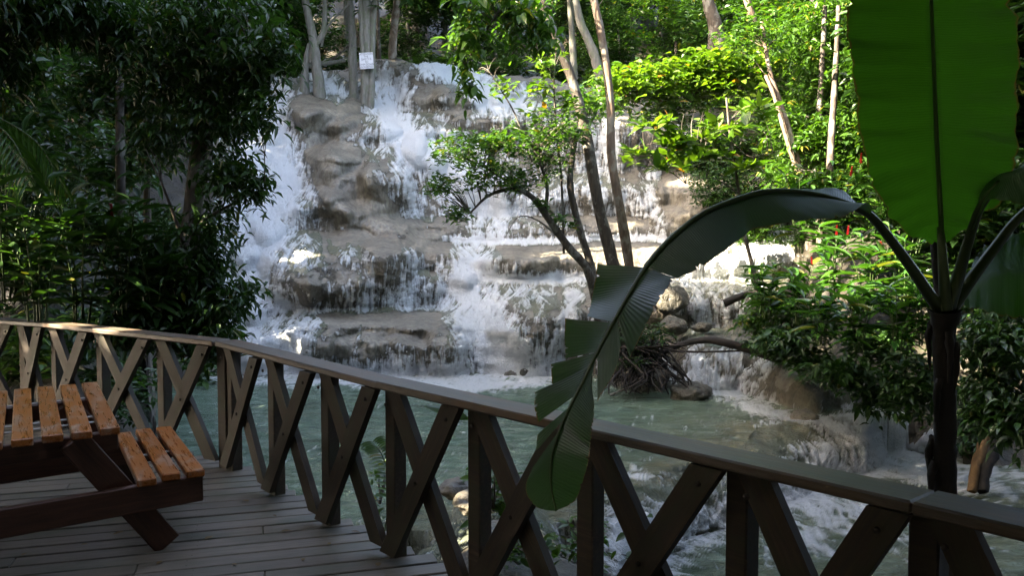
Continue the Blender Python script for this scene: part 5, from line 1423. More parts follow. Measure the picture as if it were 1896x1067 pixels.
# ---- ginger-like plants with long glossy leaves
def spike_mesh():
    C = []; A_ = []
    for i in range(16):
        for j in range(5):
            an = j * 1.257 + i * .6; C.append((0, 0, i * .016)); A_.append((math.cos(an) * .8, math.sin(an) * .8, .7))
    C = np.array(C, float); A_ = unit(np.array(A_)); N_ = unit(np.array([[0, 0, 1.0]]) - A_ * A_[:, 2:3]); n = len(C)
    V, q, t = leaf_arrays(C, A_, N_, np.full(n, .055) * np.linspace(1.1, .6, n), np.full(n, .024), 0)
    m = mesh_np('flower_spike', V, q, t); m.materials.append(M_RED); return m
SPIKE = spike_mesh()
def ginger(px, py, Y, label, group, stems=6, h=1.2, leaf=.42, mat=M_GLOSS, red=1, zb=None, spreadr=.30, name='ginger_plant', per=8, seed=0):
    c = at(px, py, Y); z = c[2]
    r = random.Random(px * 7 + py + seed)
    t = thing(name, label, 'plant', (c[0], c[1], z), group)
    um = unit_leaf(.35, mat)
    for s in range(stems):
        an = s / stems * 6.283 + r.uniform(-.4, .4); hh = h * r.uniform(.75, 1.15); d = np.array([math.cos(an), math.sin(an), 0])
        b = c + d * .07; tip = c + d * spreadr * hh * r.uniform(.5, 1.3) + np.array([0, 0, hh])
        W = spline([b, (b + tip) / 2 - d * .05 * hh, tip], 10)
        part('stem', tubes_mesh('stem', [(W, np.linspace(.012, .005, 10))], 5, 0), M_PET, t)
        pa_ = r.uniform(0, 3.14)
        for l in range(per):
            f = .25 + .75 * l / (per - 1); p_ = W[min(9, int(f * 9))]
            sgn = 1 if l % 2 else -1
            ax = np.array([math.cos(pa_) * sgn, math.sin(pa_) * sgn, 0]) + rng.normal(0, .25, 3) * np.array([1, 1, .3]); ax[2] = r.uniform(.15, .75) if f > .5 else r.uniform(-.1, .4)
            ax = unit(ax); N_ = unit(np.array([0, 0, 1.0]) - ax * ax[2] + rng.normal(0, .12, 3)); sd = np.cross(ax, N_)
            L = leaf * r.uniform(.7, 1.15); Wd = L * r.uniform(.22, .30)
            put('leaf', um, mat, t, Matrix(((ax[0] * L, sd[0] * Wd, N_[0] * L * .6, p_[0]), (ax[1] * L, sd[1] * Wd, N_[1] * L * .6, p_[1]), (ax[2] * L, sd[2] * Wd, N_[2] * L * .6, p_[2]), (0, 0, 0, 1))))
        if s < red:
            put('flower_spike', SPIKE, M_RED, t, Matrix.Translation(tuple(W[-1] + np.array([0, 0, .02]))) @ Matrix.Rotation(r.uniform(-.3, .3), 4, 'X') @ Matrix.Scale(r.uniform(.6, .95), 4))
    return t
GG = 'red flowering ginger plants on the right bank'
for i, (px, py, Y, st, h, red, lab) in enumerate([
    (1545, 560, 15.4, 8, 1.25, 2, 'bright glossy ginger with red flower spikes, in full sun on the right bank'),
    (1480, 600, 15.8, 7, 1.05, 1, 'ginger plant overhanging the creek just right of the thin leaning sapling'),
    (1610, 580, 15.0, 8, 1.15, 2, 'sunlit ginger clump between the red spikes and the banana stem'),
    (1675, 560, 14.8, 8, 1.30, 2, 'ginger clump directly left of the banana stem, pale leaves in sun'),
    (1420, 590, 16.6, 6, .85, 0, 'small dark ginger at the water edge beneath the leaning sapling'),
    (1520, 640, 14.6, 7, .85, 0, 'low shaded ginger hanging over the right-hand ledge'),
    (1590, 650, 14.2, 7, .85, 0, 'shaded ginger above the dark undercut bank'),
    (1660, 650, 14.0, 7, .95, 0, 'dim ginger plant low beside the banana stem'),
    (1480, 470, 18.0, 7, 1.35, 1, 'ginger growing above the arched banana leaf'),
    (1560, 440, 17.4, 7, 1.35, 2, 'ginger with red spike high on the bank behind the arched leaf'),
    (1640, 450, 16.6, 7, 1.35, 2, 'ginger with red spike right under the upright banana leaf'),
    (1710, 640, 13.8, 6, 1.0, 0, 'dark ginger hidden behind the banana stem')]):
    ginger(px, py, Y, lab, GG, st, h, .46, M_GLOSS, red)
GL2 = 'ginger plants on the shaded left bank'
for i, (px, py, Y, st, h, red, lab) in enumerate([
    (70, 600, 7.9, 8, .95, 0, 'broad leaved dark ginger beyond the railing over the table'),
    (150, 600, 8.4, 8, 1.05, 1, 'dark ginger with a dim red spike beyond the railing, second from the left edge'),
    (230, 600, 8.6, 8, 1.1, 0, 'dark ginger below the slim straight tree'),
    (10, 560, 7.9, 7, 1.1, 0, 'dark ginger at the far left edge behind the railing'),
    (290, 620, 8.7, 7, .9, 0, 'low dark ginger at the foot of the draped leafy tree'),
    (110, 520, 11.0, 8, 1.3, 0, 'taller dark ginger behind the row by the railing'),
    (210, 500, 11.6, 8, 1.4, 1, 'tall ginger with a red spike in front of the far left rocks'),
    (20, 470, 11, 8, 1.5, 0, 'tall dark ginger at the left edge beneath the palm')]):
    ginger(px, py, Y, lab, GL2, st, h, .36, M_DARK, red)
def shrub(px, py, Y, rx, ry, dep, n, leaf, mat, label, group=None, k=6, asp=.4, singles=0, name='shrub', sun=False, up=.1, droop=.35, zb=None, stems=5, tw=24, cat='shrub'):
    c = at(px, py + ry * .9, Y)
    t = thing(name, label, cat, (c[0], c[1], c[2]), group)
    T = blob_tips(px, py, Y, rx, ry, dep, n)
    sp_ = c + np.zeros((1, 3))
    part('stems', tubes_mesh('stems', twigs(np.vstack([c, c + np.array([.02, 0, .1])]), T, max(stems, tw // 2), .008), 5, .05), M_BARK, t)['kind'] = 'stuff'
    lv = rosettes(T, k, leaf, asp, .35, up=up)
    if sun: lv = keep(lv, .6)
    foliage('foliage', lv, mat, t, singles, droop)
    return t
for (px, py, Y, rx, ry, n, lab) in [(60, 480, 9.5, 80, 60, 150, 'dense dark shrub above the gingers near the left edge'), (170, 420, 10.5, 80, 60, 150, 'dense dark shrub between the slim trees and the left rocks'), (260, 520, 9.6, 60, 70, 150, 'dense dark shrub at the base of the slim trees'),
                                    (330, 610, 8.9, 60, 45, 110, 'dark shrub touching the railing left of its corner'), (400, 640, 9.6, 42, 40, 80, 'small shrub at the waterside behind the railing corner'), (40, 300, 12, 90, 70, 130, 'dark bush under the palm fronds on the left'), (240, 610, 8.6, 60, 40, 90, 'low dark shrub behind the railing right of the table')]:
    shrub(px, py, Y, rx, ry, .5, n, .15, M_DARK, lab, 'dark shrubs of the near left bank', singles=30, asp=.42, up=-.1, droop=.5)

# ---- trees on the root-bound islet in mid river
isl = [([(1150, 700, 19.2), (1148, 560, 19.1), (1130, 470, 19.0), (1108, 380, 18.95), (1085, 250, 18.9), (1060, 150, 18.9), (1020, 50, 18.8), (985, -60, 18.8)], .16, .09)]
tree('river_tree', 'leaning mottled tree on the root-bound islet, thickest trunk of the group', 'tree', isl, [(960, -80, 18.6, 150, 90, 1.8, 160)], .24, M_MID, M_BARK, k=6, tw=20, sun=True)
tree('river_tree', 'tall slender tree on the islet, rightmost trunk of the group, sunlit upper half', 'tree',
     [([(1172, 700, 19.4), (1168, 520, 19.3), (1150, 400, 19.2), (1132, 290, 19.2), (1130, 190, 19.2), (1118, 90, 19.2), (1100, 0, 19.2), (1085, -80, 19.2)], .12, .075)], [(1100, -100, 19.2, 130, 60, 1.8, 120)], .24, M_MID, M_WARM, k=6, tw=10, sun=True)
tree('river_tree', 'thin grey tree on the islet forking beside the thick leaning trunk', 'tree',
     [([(1120, 700, 19.0), (1100, 520, 18.8), (1078, 440, 18.7), (1056, 350, 18.6), (1060, 290, 18.6), (1068, 240, 18.6)], .10, .05)],
     [(1060, 240, 18.6, 50, 45, .6, 30)], .17, M_MID, M_BARK, k=7, tw=12, sun=True)
tree('river_tree', 'low crooked tree reaching left from the islet, with bushy green crown over the falls', 'tree',
     [([(1118, 640, 18.8), (1092, 510, 18.4), (1050, 455, 18.1), (1012, 400, 17.9), (985, 365, 17.8), (950, 350, 17.7), (905, 362, 17.6), (870, 395, 17.5)], .115, .018),
      ([(1010, 396, 17.9), (1012, 340, 17.9), (990, 280, 17.8), (970, 240, 17.8)], .045, .012), ([(985, 365, 17.8), (930, 330, 17.6), (880, 300, 17.5), (830, 290, 17.4)], .035, .010),
      ([(1035, 440, 18.0), (995, 408, 17.8), (960, 402, 17.7), (935, 440, 17.6)], .022, .006)],
     [(850, 280, 17.4, 60, 32, .7, 70), (900, 320, 17.5, 62, 36, .7, 85), (960, 260, 17.7, 70, 34, .8, 90), (1015, 290, 17.9, 50, 45, .7, 60), (820, 345, 17.4, 42, 28, .5, 38), (845, 395, 17.4, 30, 22, .4, 22), (960, 335, 17.7, 48, 26, .5, 46), (900, 262, 17.6, 50, 22, .6, 50), (1030, 240, 18, 45, 30, .6, 40), (1000, 385, 17.8, 22, 14, .3, 10), (1045, 410, 18, 26, 12, .3, 12)],
     .145, M_MID, M_BARK, k=8, asp=.40, singles=260, tw=170, up=.2, droop=.2, sun=True, twr=.008)
tree('sapling', 'spindly sapling with sparse bright leaves in front of the upper ledges', 'sapling', [([(1044, 470, 18.4), (1040, 340, 18.3), (1030, 240, 18.2), (1026, 150, 18.1), (1030, 90, 18.1)], .03, .012)],
     [(1020, 110, 18.1, 34, 30, .4, 16), (1000, 160, 18.1, 30, 22, .3, 10), (1052, 190, 18.2, 26, 20, .3, 8), (1000, 215, 18.2, 30, 16, .3, 8)], .22, M_BRIGHT, M_BARK, k=7, singles=90, tw=24, sun=True)
tree('sapling', 'small sapling with rounded bright leaves left of the spindly one', 'sapling', [([(985, 300, 17.8), (955, 215, 17.7), (930, 170, 17.6), (905, 130, 17.6)], .022, .008)],
     [(905, 120, 17.6, 32, 22, .3, 12), (930, 165, 17.6, 26, 18, .3, 8)], .21, M_BRIGHT, M_BARK, k=7, singles=60, tw=12, sun=True)
# overhanging boughs top centre
tree('overhanging_bough', 'leafy bough hanging into the top of the view left of the thick river tree', 'bough', [([(1010, -160, 16), (960, -40, 15.9), (910, 40, 15.8), (860, 120, 15.8)], .05, .012)],
     [(930, 10, 15.9, 95, 40, .8, 62), (870, 60, 15.8, 40, 50, .5, 30), (985, 60, 16, 60, 40, .6, 34), (860, 140, 15.8, 22, 45, .3, 12)], .25, M_MID, M_BARK, k=6, asp=.4, singles=150, tw=50, up=-.3, droop=.6, sun=True)
# ---- sunlit whorled tree on the right
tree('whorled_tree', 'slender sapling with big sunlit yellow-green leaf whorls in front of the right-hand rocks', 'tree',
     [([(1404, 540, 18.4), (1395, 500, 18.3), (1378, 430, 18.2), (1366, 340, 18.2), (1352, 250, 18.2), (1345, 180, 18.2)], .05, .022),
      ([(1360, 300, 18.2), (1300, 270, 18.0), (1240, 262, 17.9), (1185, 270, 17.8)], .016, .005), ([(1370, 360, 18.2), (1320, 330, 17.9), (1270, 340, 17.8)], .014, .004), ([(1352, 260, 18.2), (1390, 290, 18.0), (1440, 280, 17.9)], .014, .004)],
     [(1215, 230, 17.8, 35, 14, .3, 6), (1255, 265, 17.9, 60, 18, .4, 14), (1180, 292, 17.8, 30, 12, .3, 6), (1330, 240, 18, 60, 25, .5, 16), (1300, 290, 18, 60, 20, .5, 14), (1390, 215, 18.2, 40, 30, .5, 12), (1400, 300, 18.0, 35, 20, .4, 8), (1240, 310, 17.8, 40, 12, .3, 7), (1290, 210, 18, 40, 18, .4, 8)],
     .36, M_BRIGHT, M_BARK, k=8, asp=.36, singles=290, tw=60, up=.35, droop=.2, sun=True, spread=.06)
def sunny_bush(px, py, Y, rx, ry, dep, n, leaf, mat, lab, grp, **kw): return shrub(px, py, Y, rx, ry, dep, n, leaf, mat, lab, grp, sun=True, **kw)
GB = 'sunlit bushes along the top of the right-hand rocks'
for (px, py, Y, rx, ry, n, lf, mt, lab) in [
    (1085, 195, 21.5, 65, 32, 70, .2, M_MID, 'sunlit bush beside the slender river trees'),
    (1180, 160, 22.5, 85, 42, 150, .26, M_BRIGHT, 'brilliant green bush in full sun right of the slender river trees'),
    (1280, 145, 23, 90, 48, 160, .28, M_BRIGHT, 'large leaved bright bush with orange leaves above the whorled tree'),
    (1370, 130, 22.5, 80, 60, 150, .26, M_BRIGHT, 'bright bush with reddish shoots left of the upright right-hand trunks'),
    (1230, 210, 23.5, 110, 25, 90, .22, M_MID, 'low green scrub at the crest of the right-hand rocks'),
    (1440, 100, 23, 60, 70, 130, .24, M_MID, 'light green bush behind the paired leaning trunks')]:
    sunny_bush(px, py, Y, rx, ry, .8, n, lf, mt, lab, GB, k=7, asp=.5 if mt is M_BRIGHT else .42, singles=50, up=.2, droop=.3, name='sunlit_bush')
tree('leaning_tree', 'pair of pale leaning trunks in the sun on the right bank, creeper clad above', 'tree',
     [([(1490, 350, 19.8), (1470, 270, 19.8), (1445, 190, 19.9), (1425, 130, 20), (1410, 40, 20.2)], .062, .045), ([(1484, 345, 19.6), (1458, 262, 19.7), (1434, 180, 19.8), (1418, 140, 20)], .05, .04)],
     [(1400, 60, 20.2, 80, 40, .8, 80)], .2, M_MID, M_WARM, k=7, tw=14, sun=True)
GR = 'leafy trees of the right bank hillside'
for i, (px, Y, tb, blobs, lab) in enumerate([
    (1540, 21.5, 440, [(1500, 60, 21.5, 75, 70, 1.2, 260), (1570, 40, 21.5, 65, 80, 1.2, 260), (1540, 150, 21, 80, 60, 1.2, 260), (1590, 180, 20.8, 50, 60, 1, 170)], 'dense sunlit tree left of the upright banana leaf, its crown in the upper part'),
    (1520, 20.3, 460, [(1490, 260, 20.3, 55, 55, .9, 180), (1550, 260, 20, 60, 60, .9, 210), (1600, 310, 19.6, 50, 60, .8, 170), (1450, 240, 20.6, 40, 45, .8, 100)], 'bushy sunlit tree below the dense one, left of the upright banana leaf'),
    (1545, 19.2, 470, [(1500, 350, 19.2, 60, 45, .8, 170), (1570, 370, 19, 60, 50, .8, 180), (1630, 400, 18.6, 40, 40, .7, 110), (1440, 320, 20, 32, 30, .7, 60)], 'bushy tree low on the bank above the arched banana leaf')]):
    tree('bank_tree', lab, 'tree', [([(px, tb, Y), (px - 8, tb - 150, Y), (px, tb - 300, Y + .2), (px + 8, min(10, tb - 420), Y + .3)], .10, .05)], blobs, .19, M_MID, M_BARK, k=6, asp=.42, singles=100, tw=60, group=GR, up=-.1, droop=.45, sun=True)
# shadowed hillside right of the frame edge and behind
for (px, y, h, r, lab) in [(1700, 20, 9, 2.2, 0), (1800, 18, 9, 2.2, 0), (1900, 17, 9, 2.3, 0), (1650, 27, 12, 2.8, 0), (1780, 25, 12, 2.8, 0), (1900, 24, 13, 3, 0), (1560, 31, 12, 2.6, 0), (1450, 34, 10, 2.4, 0), (1980, 20, 12, 3, 0), (1350, 40, 10, 2.3, 0), (1240, 44, 9, 2.0, 0), (1500, 42, 12, 2.8, 0), (1150, 46.5, 8, 1.7, 0), (1640, 38, 14, 3.2, 0), (1400, 28.5, 5.5, 1.5, 0), (1500, 27, 8, 2.0, 0), (1330, 33.5, 5.0, 1.5, 0)]:
    x = (px - 948) / F * y
    forest_tree(x, y, h, r, CR_M + CR_D[:1] if px < 1620 else CR_D, 'leafy tree on the slope above the right bank, behind the sunlit bushes', 'hillside trees above the right bank', n=4, low=.2)
# near right dark shrub with exposed roots
for (px, py, Y, rx, ry, n, lab) in [(1850, 640, 12.5, 62, 70, 200, 'dark drooping shrub right of the banana stem'), (1880, 760, 12.2, 70, 70, 190, 'dark drooping shrub over the exposed orange root at the right edge'), (1810, 740, 12.8, 32, 55, 80, 'narrow dark shrub hanging to the water right of the banana stem'), (1860, 540, 13, 70, 55, 130, 'dark shrub beneath the overhanging banana leaf at the right')]:
    shrub(px, py, Y, rx, ry, .7, n, .17, M_DARK, lab, 'dark shrubs of the near right bank', singles=60, asp=.45, up=-.25, droop=.5)
for (px, py, Y, rx, ry, n, lab) in [(1440, 640, 17.2, 52, 26, 80, 'dark bush crowding the creek under the driftwood limb'), (1500, 665, 16.4, 50, 22, 70, 'small dark bush on the ledge under the dim gingers'), (1880, 600, 15.5, 70, 60, 130, 'dark bush at the right edge behind the drooping shrubs'), (1800, 800, 15.6, 50, 40, 80, 'dark bush at the waterline right of the banana stem'), (1500, 600, 16.6, 70, 34, 110, 'leafy dark bush behind the dim gingers of the right bank'), (1640, 640, 15.6, 80, 40, 130, 'dark bush filling the bank between the gingers and the banana stem'), (1400, 600, 17.6, 34, 22, 45, 'small dark bush above the arched driftwood limb'), (1450, 630, 15.8, 60, 26, 70, 'trailing dark bush above the creek ledge'), (1560, 690, 14.9, 90, 26, 100, 'low dark bush trailing over the right-hand ledge'), (1690, 720, 14.3, 60, 60, 130, 'dark bush in the undercut bank behind the banana stem'), (1620, 730, 15.2, 60, 40, 80, 'dark ferny bush in the shadow above the rapids'), (1420, 560, 17.5, 40, 28, 50, 'small leafy bush at the foot of the whorled tree'), (1400, 500, 19.5, 20, 26, 10, 'wispy little plant at the edge of the sunlit water'),
                                    (1760, 520, 17, 90, 80, 160, 'dark bush behind the banana stem'), (1740, 420, 19, 80, 60, 130, 'dark bush behind the upright banana leaf')]:
    shrub(px, py, Y, rx, ry, .6, n, .19, M_DARK if px > 1430 else M_MID, lab, 'bushes trailing along the right bank', singles=40, asp=.42, up=-.1, droop=.45)
# plants on the near bank, seen through the railing
for (px, py, Y, rx, ry, n, lf, lab) in [(910, 900, 7.6, 60, 75, 26, .13, 'broad leaved plant on the near bank behind the middle railing posts'), (960, 1010, 7.0, 70, 40, 26, .11, 'low bright plant at the foot of the railing below the banana leaf tip'), (1090, 1000, 7.2, 60, 50, 20, .11, 'sparse plant beside the lower pool right of the banana leaf tip'), (1190, 1010, 6.8, 50, 50, 9, .12, 'twiggy plant with few leaves in front of the white rapids'), (700, 900, 7.6, 30, 60, 8, .10, 'wispy fern beyond the railing near the deck edge')]:
    shrub(px, py, Y, rx, ry, .35, n, lf, M_MID, lab, 'small plants on the near bank', singles=200, k=5, asp=.5, stems=12, tw=24, droop=.3, name='bank_plant', cat='plant')
fern = thing('fern', 'upright fern with paired leaflets beyond the railing', 'fern', tuple(at(715, 990, 7.0)))
Pf = spline([at(712, 990, 7.0), at(722, 900, 6.9), at(708, 845, 6.8), at(690, 820, 6.7)], 22)
part('stalk', tubes_mesh('stalk', [(Pf, np.linspace(.006, .002, 22))], 5, 0), M_PET, fern)
tg = unit(np.gradient(Pf, axis=0)); sd = unit(np.cross(tg, np.array([0, 1.0, .2])))
for i in range(5, 22):
    for s_ in (1, -1):
        ax = unit(sd[i] * s_ + tg[i] * .35); N_ = unit(np.array([0, -.4, 1.0]) - ax * np.dot(ax, [0, -.4, 1.0])); b2 = np.cross(ax, N_); L = .12; Wd = .035
        put('leaflet', unit_leaf(.35, M_MID), M_MID, fern, Matrix(((ax[0] * L, b2[0] * Wd, N_[0] * L * .5, Pf[i][0]), (ax[1] * L, b2[1] * Wd, N_[1] * L * .5, Pf[i][1]), (ax[2] * L, b2[2] * Wd, N_[2] * L * .5, Pf[i][2]), (0, 0, 0, 1))))
sx_ = thing('long_leaf_plant', 'single long arching leaf rising beyond the railing left of the double post', 'plant', tuple(at(880, 960, 6.2)))
blade('leaf', [at(868, 775, 5.6), at(840, 766, 5.6), at(815, 757, 5.6), at(785, 752, 5.6)], [at(868, 773, 5.6), at(845, 757, 5.65), at(812, 750, 5.65), at(785, 752, 5.6)], [at(868, 778, 5.6), at(838, 778, 5.55), at(812, 768, 5.55), at(785, 752, 5.6)], sx_, M_MID, 24, .002, 1)
part('stalk', tubes_mesh('stalk', [(spline([at(880, 960, 6.2), at(882, 860, 5.9), at(868, 775, 5.6)], 12), np.linspace(.008, .004, 12))], 5, 0), M_PET, sx_)

# ---- trees standing in the head of the falls
GT = 'trees standing in the head of the falls'
def top_tree(lab, trunks, bark, crowns_=(), nm='waterfall_tree'):
    trunks = [([(P[0][0] + (P[0][0] - P[1][0]) * .2, P[0][1] + 26, P[0][2] + .1)] + P, r0 * 1.25, r1) for P, r0, r1 in trunks]
    t = tree(nm, lab, 'tree', trunks, [], .3, M_DARK, bark, group=GT)
    for (px, py, Y, r) in crowns_:
        crown(t, R0.choice(CR_D), at(px, py, Y), (r, r, r * .8))
    return t
top_tree('grey forked tree with swollen base at the left head of the falls', [([(592, 176, 39), (586, 120, 39), (578, 60, 39), (560, -20, 39), (545, -100, 39)], .25, .12), ([(580, 90, 39), (598, 60, 39), (602, 0, 39), (606, -90, 39)], .13, .09), ([(600, 60, 39), (622, 30, 39), (650, 4, 39)], .06, .03), ([(564, 160, 39.2), (566, 120, 39.1), (572, 80, 39)], .22, .08)], M_PALE, [(540, -130, 39, 4)])
top_tree('straight grey tree just left of the trunk with the notice', [([(655, 180, 39.5), (653, 120, 39.5), (652, 60, 39.6), (646, -20, 39.6), (640, -120, 39.6)], .18, .14)], M_PALE, [(620, -160, 40, 4)])
nt_t = top_tree('thickest pale tree of the head of the falls, fluted, carrying the white notice', [([(681, 205, 38.8), (680, 150, 38.8), (680, 90, 38.8), (678, 20, 38.8), (675, -80, 38.8)], .27, .22), ([(686, 200, 38.6), (689, 130, 38.65), (690, 60, 38.7), (697, -60, 38.8)], .15, .12), ([(674, 200, 38.6), (674, 120, 38.65), (669, 40, 38.7), (669, -60, 38.8)], .14, .11)], M_PALE, [(690, -140, 38.8, 4.5)])
top_tree('thin warm trunk on the crest mound right of the notice', [([(726, 118, 43), (729, 60, 43), (735, 0, 43), (740, -90, 43)], .19, .15)], M_WARM, [(760, -150, 43, 4)])
top_tree('slim dark trunk leaning left behind the crest, right of the pale trunks', [([(702, 100, 46), (700, 50, 46), (698, -60, 46)], .1, .08)], M_BARK)
top_tree('tall pale leaning tree behind the thick river tree', [([(1115, 165, 34), (1100, 100, 34), (1072, 30, 34), (1060, -60, 34)], .19, .12)], M_PALE, [(1080, -130, 34, 3.5)])
top_tree('slim pale upright tree behind the thick river tree', [([(1062, 120, 35), (1058, 50, 35), (1052, -60, 35)], .14, .1)], M_PALE)
top_tree('dark forked tree on the slope right of centre top', [([(1335, 110, 31), (1325, 50, 31), (1308, -10, 31), (1300, -90, 31)], .28, .15), ([(1318, 95, 31), (1318, 70, 31), (1322, 20, 31)], .14, .12)], M_BARK)
top_tree('pale trunk rising behind the dark forked tree, leaning left', [([(1410, 90, 29), (1398, 50, 29), (1380, -10, 29), (1365, -70, 29)], .13, .1)], M_WARM)
top_tree('pair of grey trunks at the upper edge left of the upright banana leaf', [([(1520, 60, 25), (1512, 20, 25), (1505, -60, 25)], .17, .14), ([(1526, 55, 25.1), (1524, 15, 25.1), (1520, -60, 25.1)], .1, .08)], M_PALE)
log = thing('fallen_branch', 'bare fallen branch leaning on the crest left of the pale trunks', 'branch', tuple(at(628, 108, 43)), None)
part('branch', tubes_mesh('branch', [(spline([at(605, 118, 43), at(640, 90, 43), at(668, 60, 43)], 10), np.linspace(.09, .05, 10))], 6, .1), M_BARK, log)
log = thing('fallen_log', 'bare log lying along the wet crest of the falls', 'log', tuple(at(610, 118, 42)), None)
part('log', tubes_mesh('log', [(spline([at(572, 122, 41.2), at(600, 117, 41.4), at(640, 112, 41.6)], 10), np.linspace(.13, .09, 10))], 7, .1), M_PALE, log)
# the notice on the trunk
sc0 = at(678.5, 112, 38.25); sg = thing('notice_board', 'small white notice with grey lettering fixed to the thickest pale trunk above the falls', 'sign', tuple(sc0))
M_SIGN, nt, out = new_mat('white_notice'); k = NT(nt); p = k.n('ShaderNodeBsdfPrincipled'); k.l(k.ramp(k.noise(k.vec(), 6, 3), [(.3, (.55, .56, .6)), (.7, (.68, .69, .74))]), p.inputs['Base Color']); k.l(p.outputs[0], out.inputs[0])
M_INK, nt, out = new_mat('grey_lettering'); k = NT(nt); p = k.n('ShaderNodeBsdfPrincipled'); p.inputs['Base Color'].default_value = (.10, .10, .14, 1); k.l(p.outputs[0], out.inputs[0])
RS = Matrix.Translation(tuple(sc0)) @ Matrix.Rotation(math.radians(-3), 4, 'Y')
put('board', box_mesh('board', .60, .02, .70, .004), M_SIGN, sg, RS)
for i, (tx, wd) in enumerate([('ATTENTION', .50), ('THE', .16), ('SAFETY IS', .40), ('TO', .11), ('SWIM DOWN', .44), ('PROHIBITED', .52)]):
    cu = bpy.data.curves.new('lettering_curve', 'FONT'); cu.body = tx; cu.size = .125; cu.align_x = 'CENTER'; cu.align_y = 'CENTER'; cu.extrude = .001
    cu.materials.append(M_INK); o = bpy.data.objects.new('lettering_curve', cu); COL.objects.link(o); bpy.context.view_layer.update()
    tm_ = bpy.data.meshes.new_from_object(o.evaluated_get(bpy.context.evaluated_depsgraph_get())); bpy.data.objects.remove(o)
    o = bpy.data.objects.new('lettering', tm_); COL.objects.link(o); o.parent = sg
    o.matrix_basis = Matrix.Translation(-Vector(sc0)) @ RS @ Matrix.Translation((0, -.0125, .28 - i * .112)) @ Matrix.Rotation(math.pi / 2, 4, 'X') @ Matrix.Diagonal((.82, 1, 1, 1))

# ---- islet roots, driftwood, loose rocks
rt = thing('root_tangle', 'tangle of exposed dark roots holding the mid-river islet together', 'roots', tuple(at(1190, 715, 18.6)))
lst = []
for i in range(80):
    x0 = rng.uniform(1130, 1235); x1 = x0 + rng.normal(0, 42); y0 = rng.uniform(612, 668)
    a0 = at(x0, y0, rng.uniform(18.2, 18.9)); b0 = at(np.clip(x1, 1118, 1275), rng.uniform(700, 731), rng.uniform(17.3, 18.2))
    side = rng.normal(0, .16); m_ = a0 * .6 + b0 * .4 + np.array([side, -.12, .10]); m2 = a0 * .25 + b0 * .75 + np.array([-side * .6, -.15, .0])
    r_ = rng.uniform(.012, .040); lst.append((spline([a0, m_, m2, b0], 12), np.linspace(r_, r_ * .45, 12)))
for i in range(16):
    x0 = rng.uniform(1120, 1200); y0 = rng.uniform(640, 715); w_ = rng.uniform(40, 90)
    r_ = rng.uniform(.015, .035); lst.insert(0, (spline([at(x0, y0, 18.0), at(x0 + w_ * .4, y0 - rng.uniform(-4, 16), 17.8), at(x0 + w_, y0 + rng.uniform(-8, 14), 17.7)], 12), np.linspace(r_, r_ * .5, 12)))
for i, x in enumerate(lst[:40]): part('root', tubes_mesh('root', [x], 6, .12), M_ROOT, rt)
o = part('rootlets', tubes_mesh('rootlets', lst[40:], 5, .12), M_ROOT, rt); o['kind'] = 'stuff'
shrub(1190, 622, 18.0, 58, 26, .4, 110, .12, M_DARK, 'scrubby leaves crowning the islet roots', None, singles=30)
shrub(1165, 668, 17.8, 42, 20, .3, 40, .10, M_DARK, 'small leaves sprouting low among the islet roots', None, singles=20)
dr = thing('driftwood_limb', 'dark arched driftwood limb spanning the side creek from the islet', 'driftwood', tuple(at(1330, 645, 18.4)))
part('limb', tubes_mesh('limb', [(spline([at(1215, 660, 18.3), at(1262, 638, 18.2), at(1310, 630, 18.1), at(1370, 642, 18.0), at(1430, 662, 18.0), at(1480, 676, 18.2)], 30), np.interp(np.linspace(0, 1, 30), [0, .5, 1], [.05, .085, .11]))], 9, .09), M_ROOT, dr)
part('limb', tubes_mesh('limb', [(spline([at(1240, 650, 18.2), at(1300, 652, 18.1), at(1370, 650, 18.0)], 14), np.linspace(.03, .02, 14))], 6, .1), M_ROOT, dr)
dr = thing('driftwood_log', 'short dark log lying on the upper creek step under the leaning sapling', 'driftwood', tuple(at(1380, 555, 20)))
part('log', tubes_mesh('log', [(spline([at(1340, 562, 20.3), at(1375, 548, 20.2), at(1410, 538, 20.1)], 12), np.linspace(.10, .07, 12))], 8, .1), M_ROOT, dr)
dr = thing('bare_stick', 'thin bare stick slanting at the waterline of the islet', 'stick', tuple(at(1160, 720, 17.6)))
part('stick', tubes_mesh('stick', [(spline([at(1130, 732, 17.5), at(1165, 718, 17.5), at(1195, 705, 17.6)], 8), np.linspace(.03, .015, 8))], 6, .1), M_BARK, dr)
dr = thing('bank_root', 'exposed orange-brown root under the dark shrub at the right edge', 'root', tuple(at(1825, 860, 13.6)))
M_OR = bark_mat('orange_root', (.06, .03, .01), (.16, .09, .03), (4, 4, 2))
for q in range(2):
    part('root', tubes_mesh('root', [(spline([at(1828 + q * 12, 800, 13.8), at(1820 + q * 12 + rng.uniform(-5, 5), 838, 13.6), at(1806 + q * 17, 872, 13.4), at(1800 + q * 19, 912, 13.2)], 10), np.linspace(.11, .07, 10) * (1 + .3 * (q % 3)))], 8, .22), M_OR if q == 0 else M_ROOT, dr)
def rock_thing(px, py, Y, sx, sy, sz, lab, seed, mat=None):
    c = at(px, py, Y); t = mesh_rock(seed, sx, sy, sz); o = put('loose_rock', t, mat or M_ROCK, None, Matrix.Translation(tuple(c)) @ Matrix.Rotation(seed * 1.3, 4, 'Z'))
    return tag(o, lab, 'rock')
M_WETROCK, nt, out = new_mat('wet_rock'); k = NT(nt)
c_, n3_, n2_ = rock_colour(k); c_ = k.mix(.45, c_, (.03, .03, .018)); p = k.n('ShaderNodeBsdfPrincipled'); k.l(c_, p.inputs['Base Color']); p.inputs['Roughness'].default_value = .28
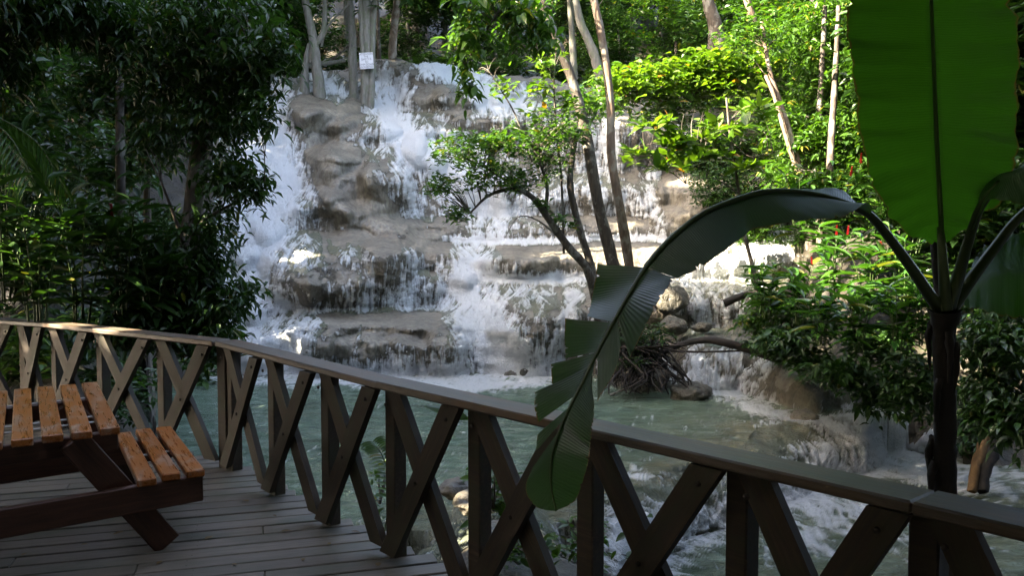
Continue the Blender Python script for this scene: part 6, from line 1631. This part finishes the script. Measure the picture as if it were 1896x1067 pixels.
bp = k.n('ShaderNodeBump'); bp.inputs['Strength'].default_value = 1; bp.inputs['Distance'].default_value = .08; k.l(k.math('ADD', n3_, n2_), bp.inputs['Height']); k.l(bp.outputs[0], p.inputs['Normal']); k.l(p.outputs[0], out.inputs[0])
def mesh_rock(seed, sx, sy, sz):
    nu, nv = 36, 22; u_ = np.linspace(0, 2 * math.pi, nu, endpoint=False); v_ = np.linspace(.02, math.pi - .02, nv); U, Vv = np.meshgrid(u_, v_, indexing='ij')
    D = np.stack([np.cos(U) * np.sin(Vv), np.sin(U) * np.sin(Vv), np.cos(Vv)], -1)
    r = .55 + .75 * fbm(D[..., 0] * 1.7 + seed, D[..., 1] * 1.7, D[..., 2] * 1.7 + seed, 4) + .22 * np.abs(fbm(D[..., 0] * 4 + seed, D[..., 1] * 4, D[..., 2] * 4, 3) - .5)
    P = D * r[..., None] * np.array([sx, sy, sz]); i, j = np.meshgrid(np.arange(nu), np.arange(nv - 1), indexing='ij'); i2 = (i + 1) % nu
    m = mesh_np('loose_rock', P.reshape(-1, 3), np.stack([i * nv + j, i * nv + j + 1, i2 * nv + j + 1, i2 * nv + j], -1).reshape(-1, 4), smooth_shade=True); fattr(m, 'soil', np.zeros(nu * nv)); return m
for a in [(975, 690, 21.0, .42, .3, .17, 'low brown rock breaking the foam at the foot of the falls', 1), (948, 694, 20.8, .2, .2, .10, 'small wet rock just left of the low brown one', 2), (1278, 728, 18.0, .5, .4, .22, 'rounded wet rock beside the islet at the creek mouth', 3), (1245, 604, 20.6, .34, .3, .24, 'smooth greenish boulder above the islet roots', 4), (1240, 556, 21.6, .5, .4, .38, 'tan angular boulder on the upper creek step', 5),
          (890, 925, 8.9, .32, .25, .14, 'pale dry stone on the near bank seen between the double posts', 8), (940, 1000, 8.0, .4, .3, .18, 'pale dry stone lower on the near bank', 9), (850, 905, 9.2, .25, .2, .12, 'small pale stone near the water edge by the deck', 10), (1492, 778, 15.9, .3, .3, .2, 'angular wet rock at the foot of the right-hand ledge', 13), (1300, 606, 20.5, .3, .25, .13, 'small wet stone in the side creek', 11), (1580, 800, 16.4, .4, .3, .22, 'wet brown rock under the trickling ledge', 12)]:
    rock_thing(*a, mat=M_ROCK if 'dry' in a[6] or 'pale' in a[6] else M_WETROCK)
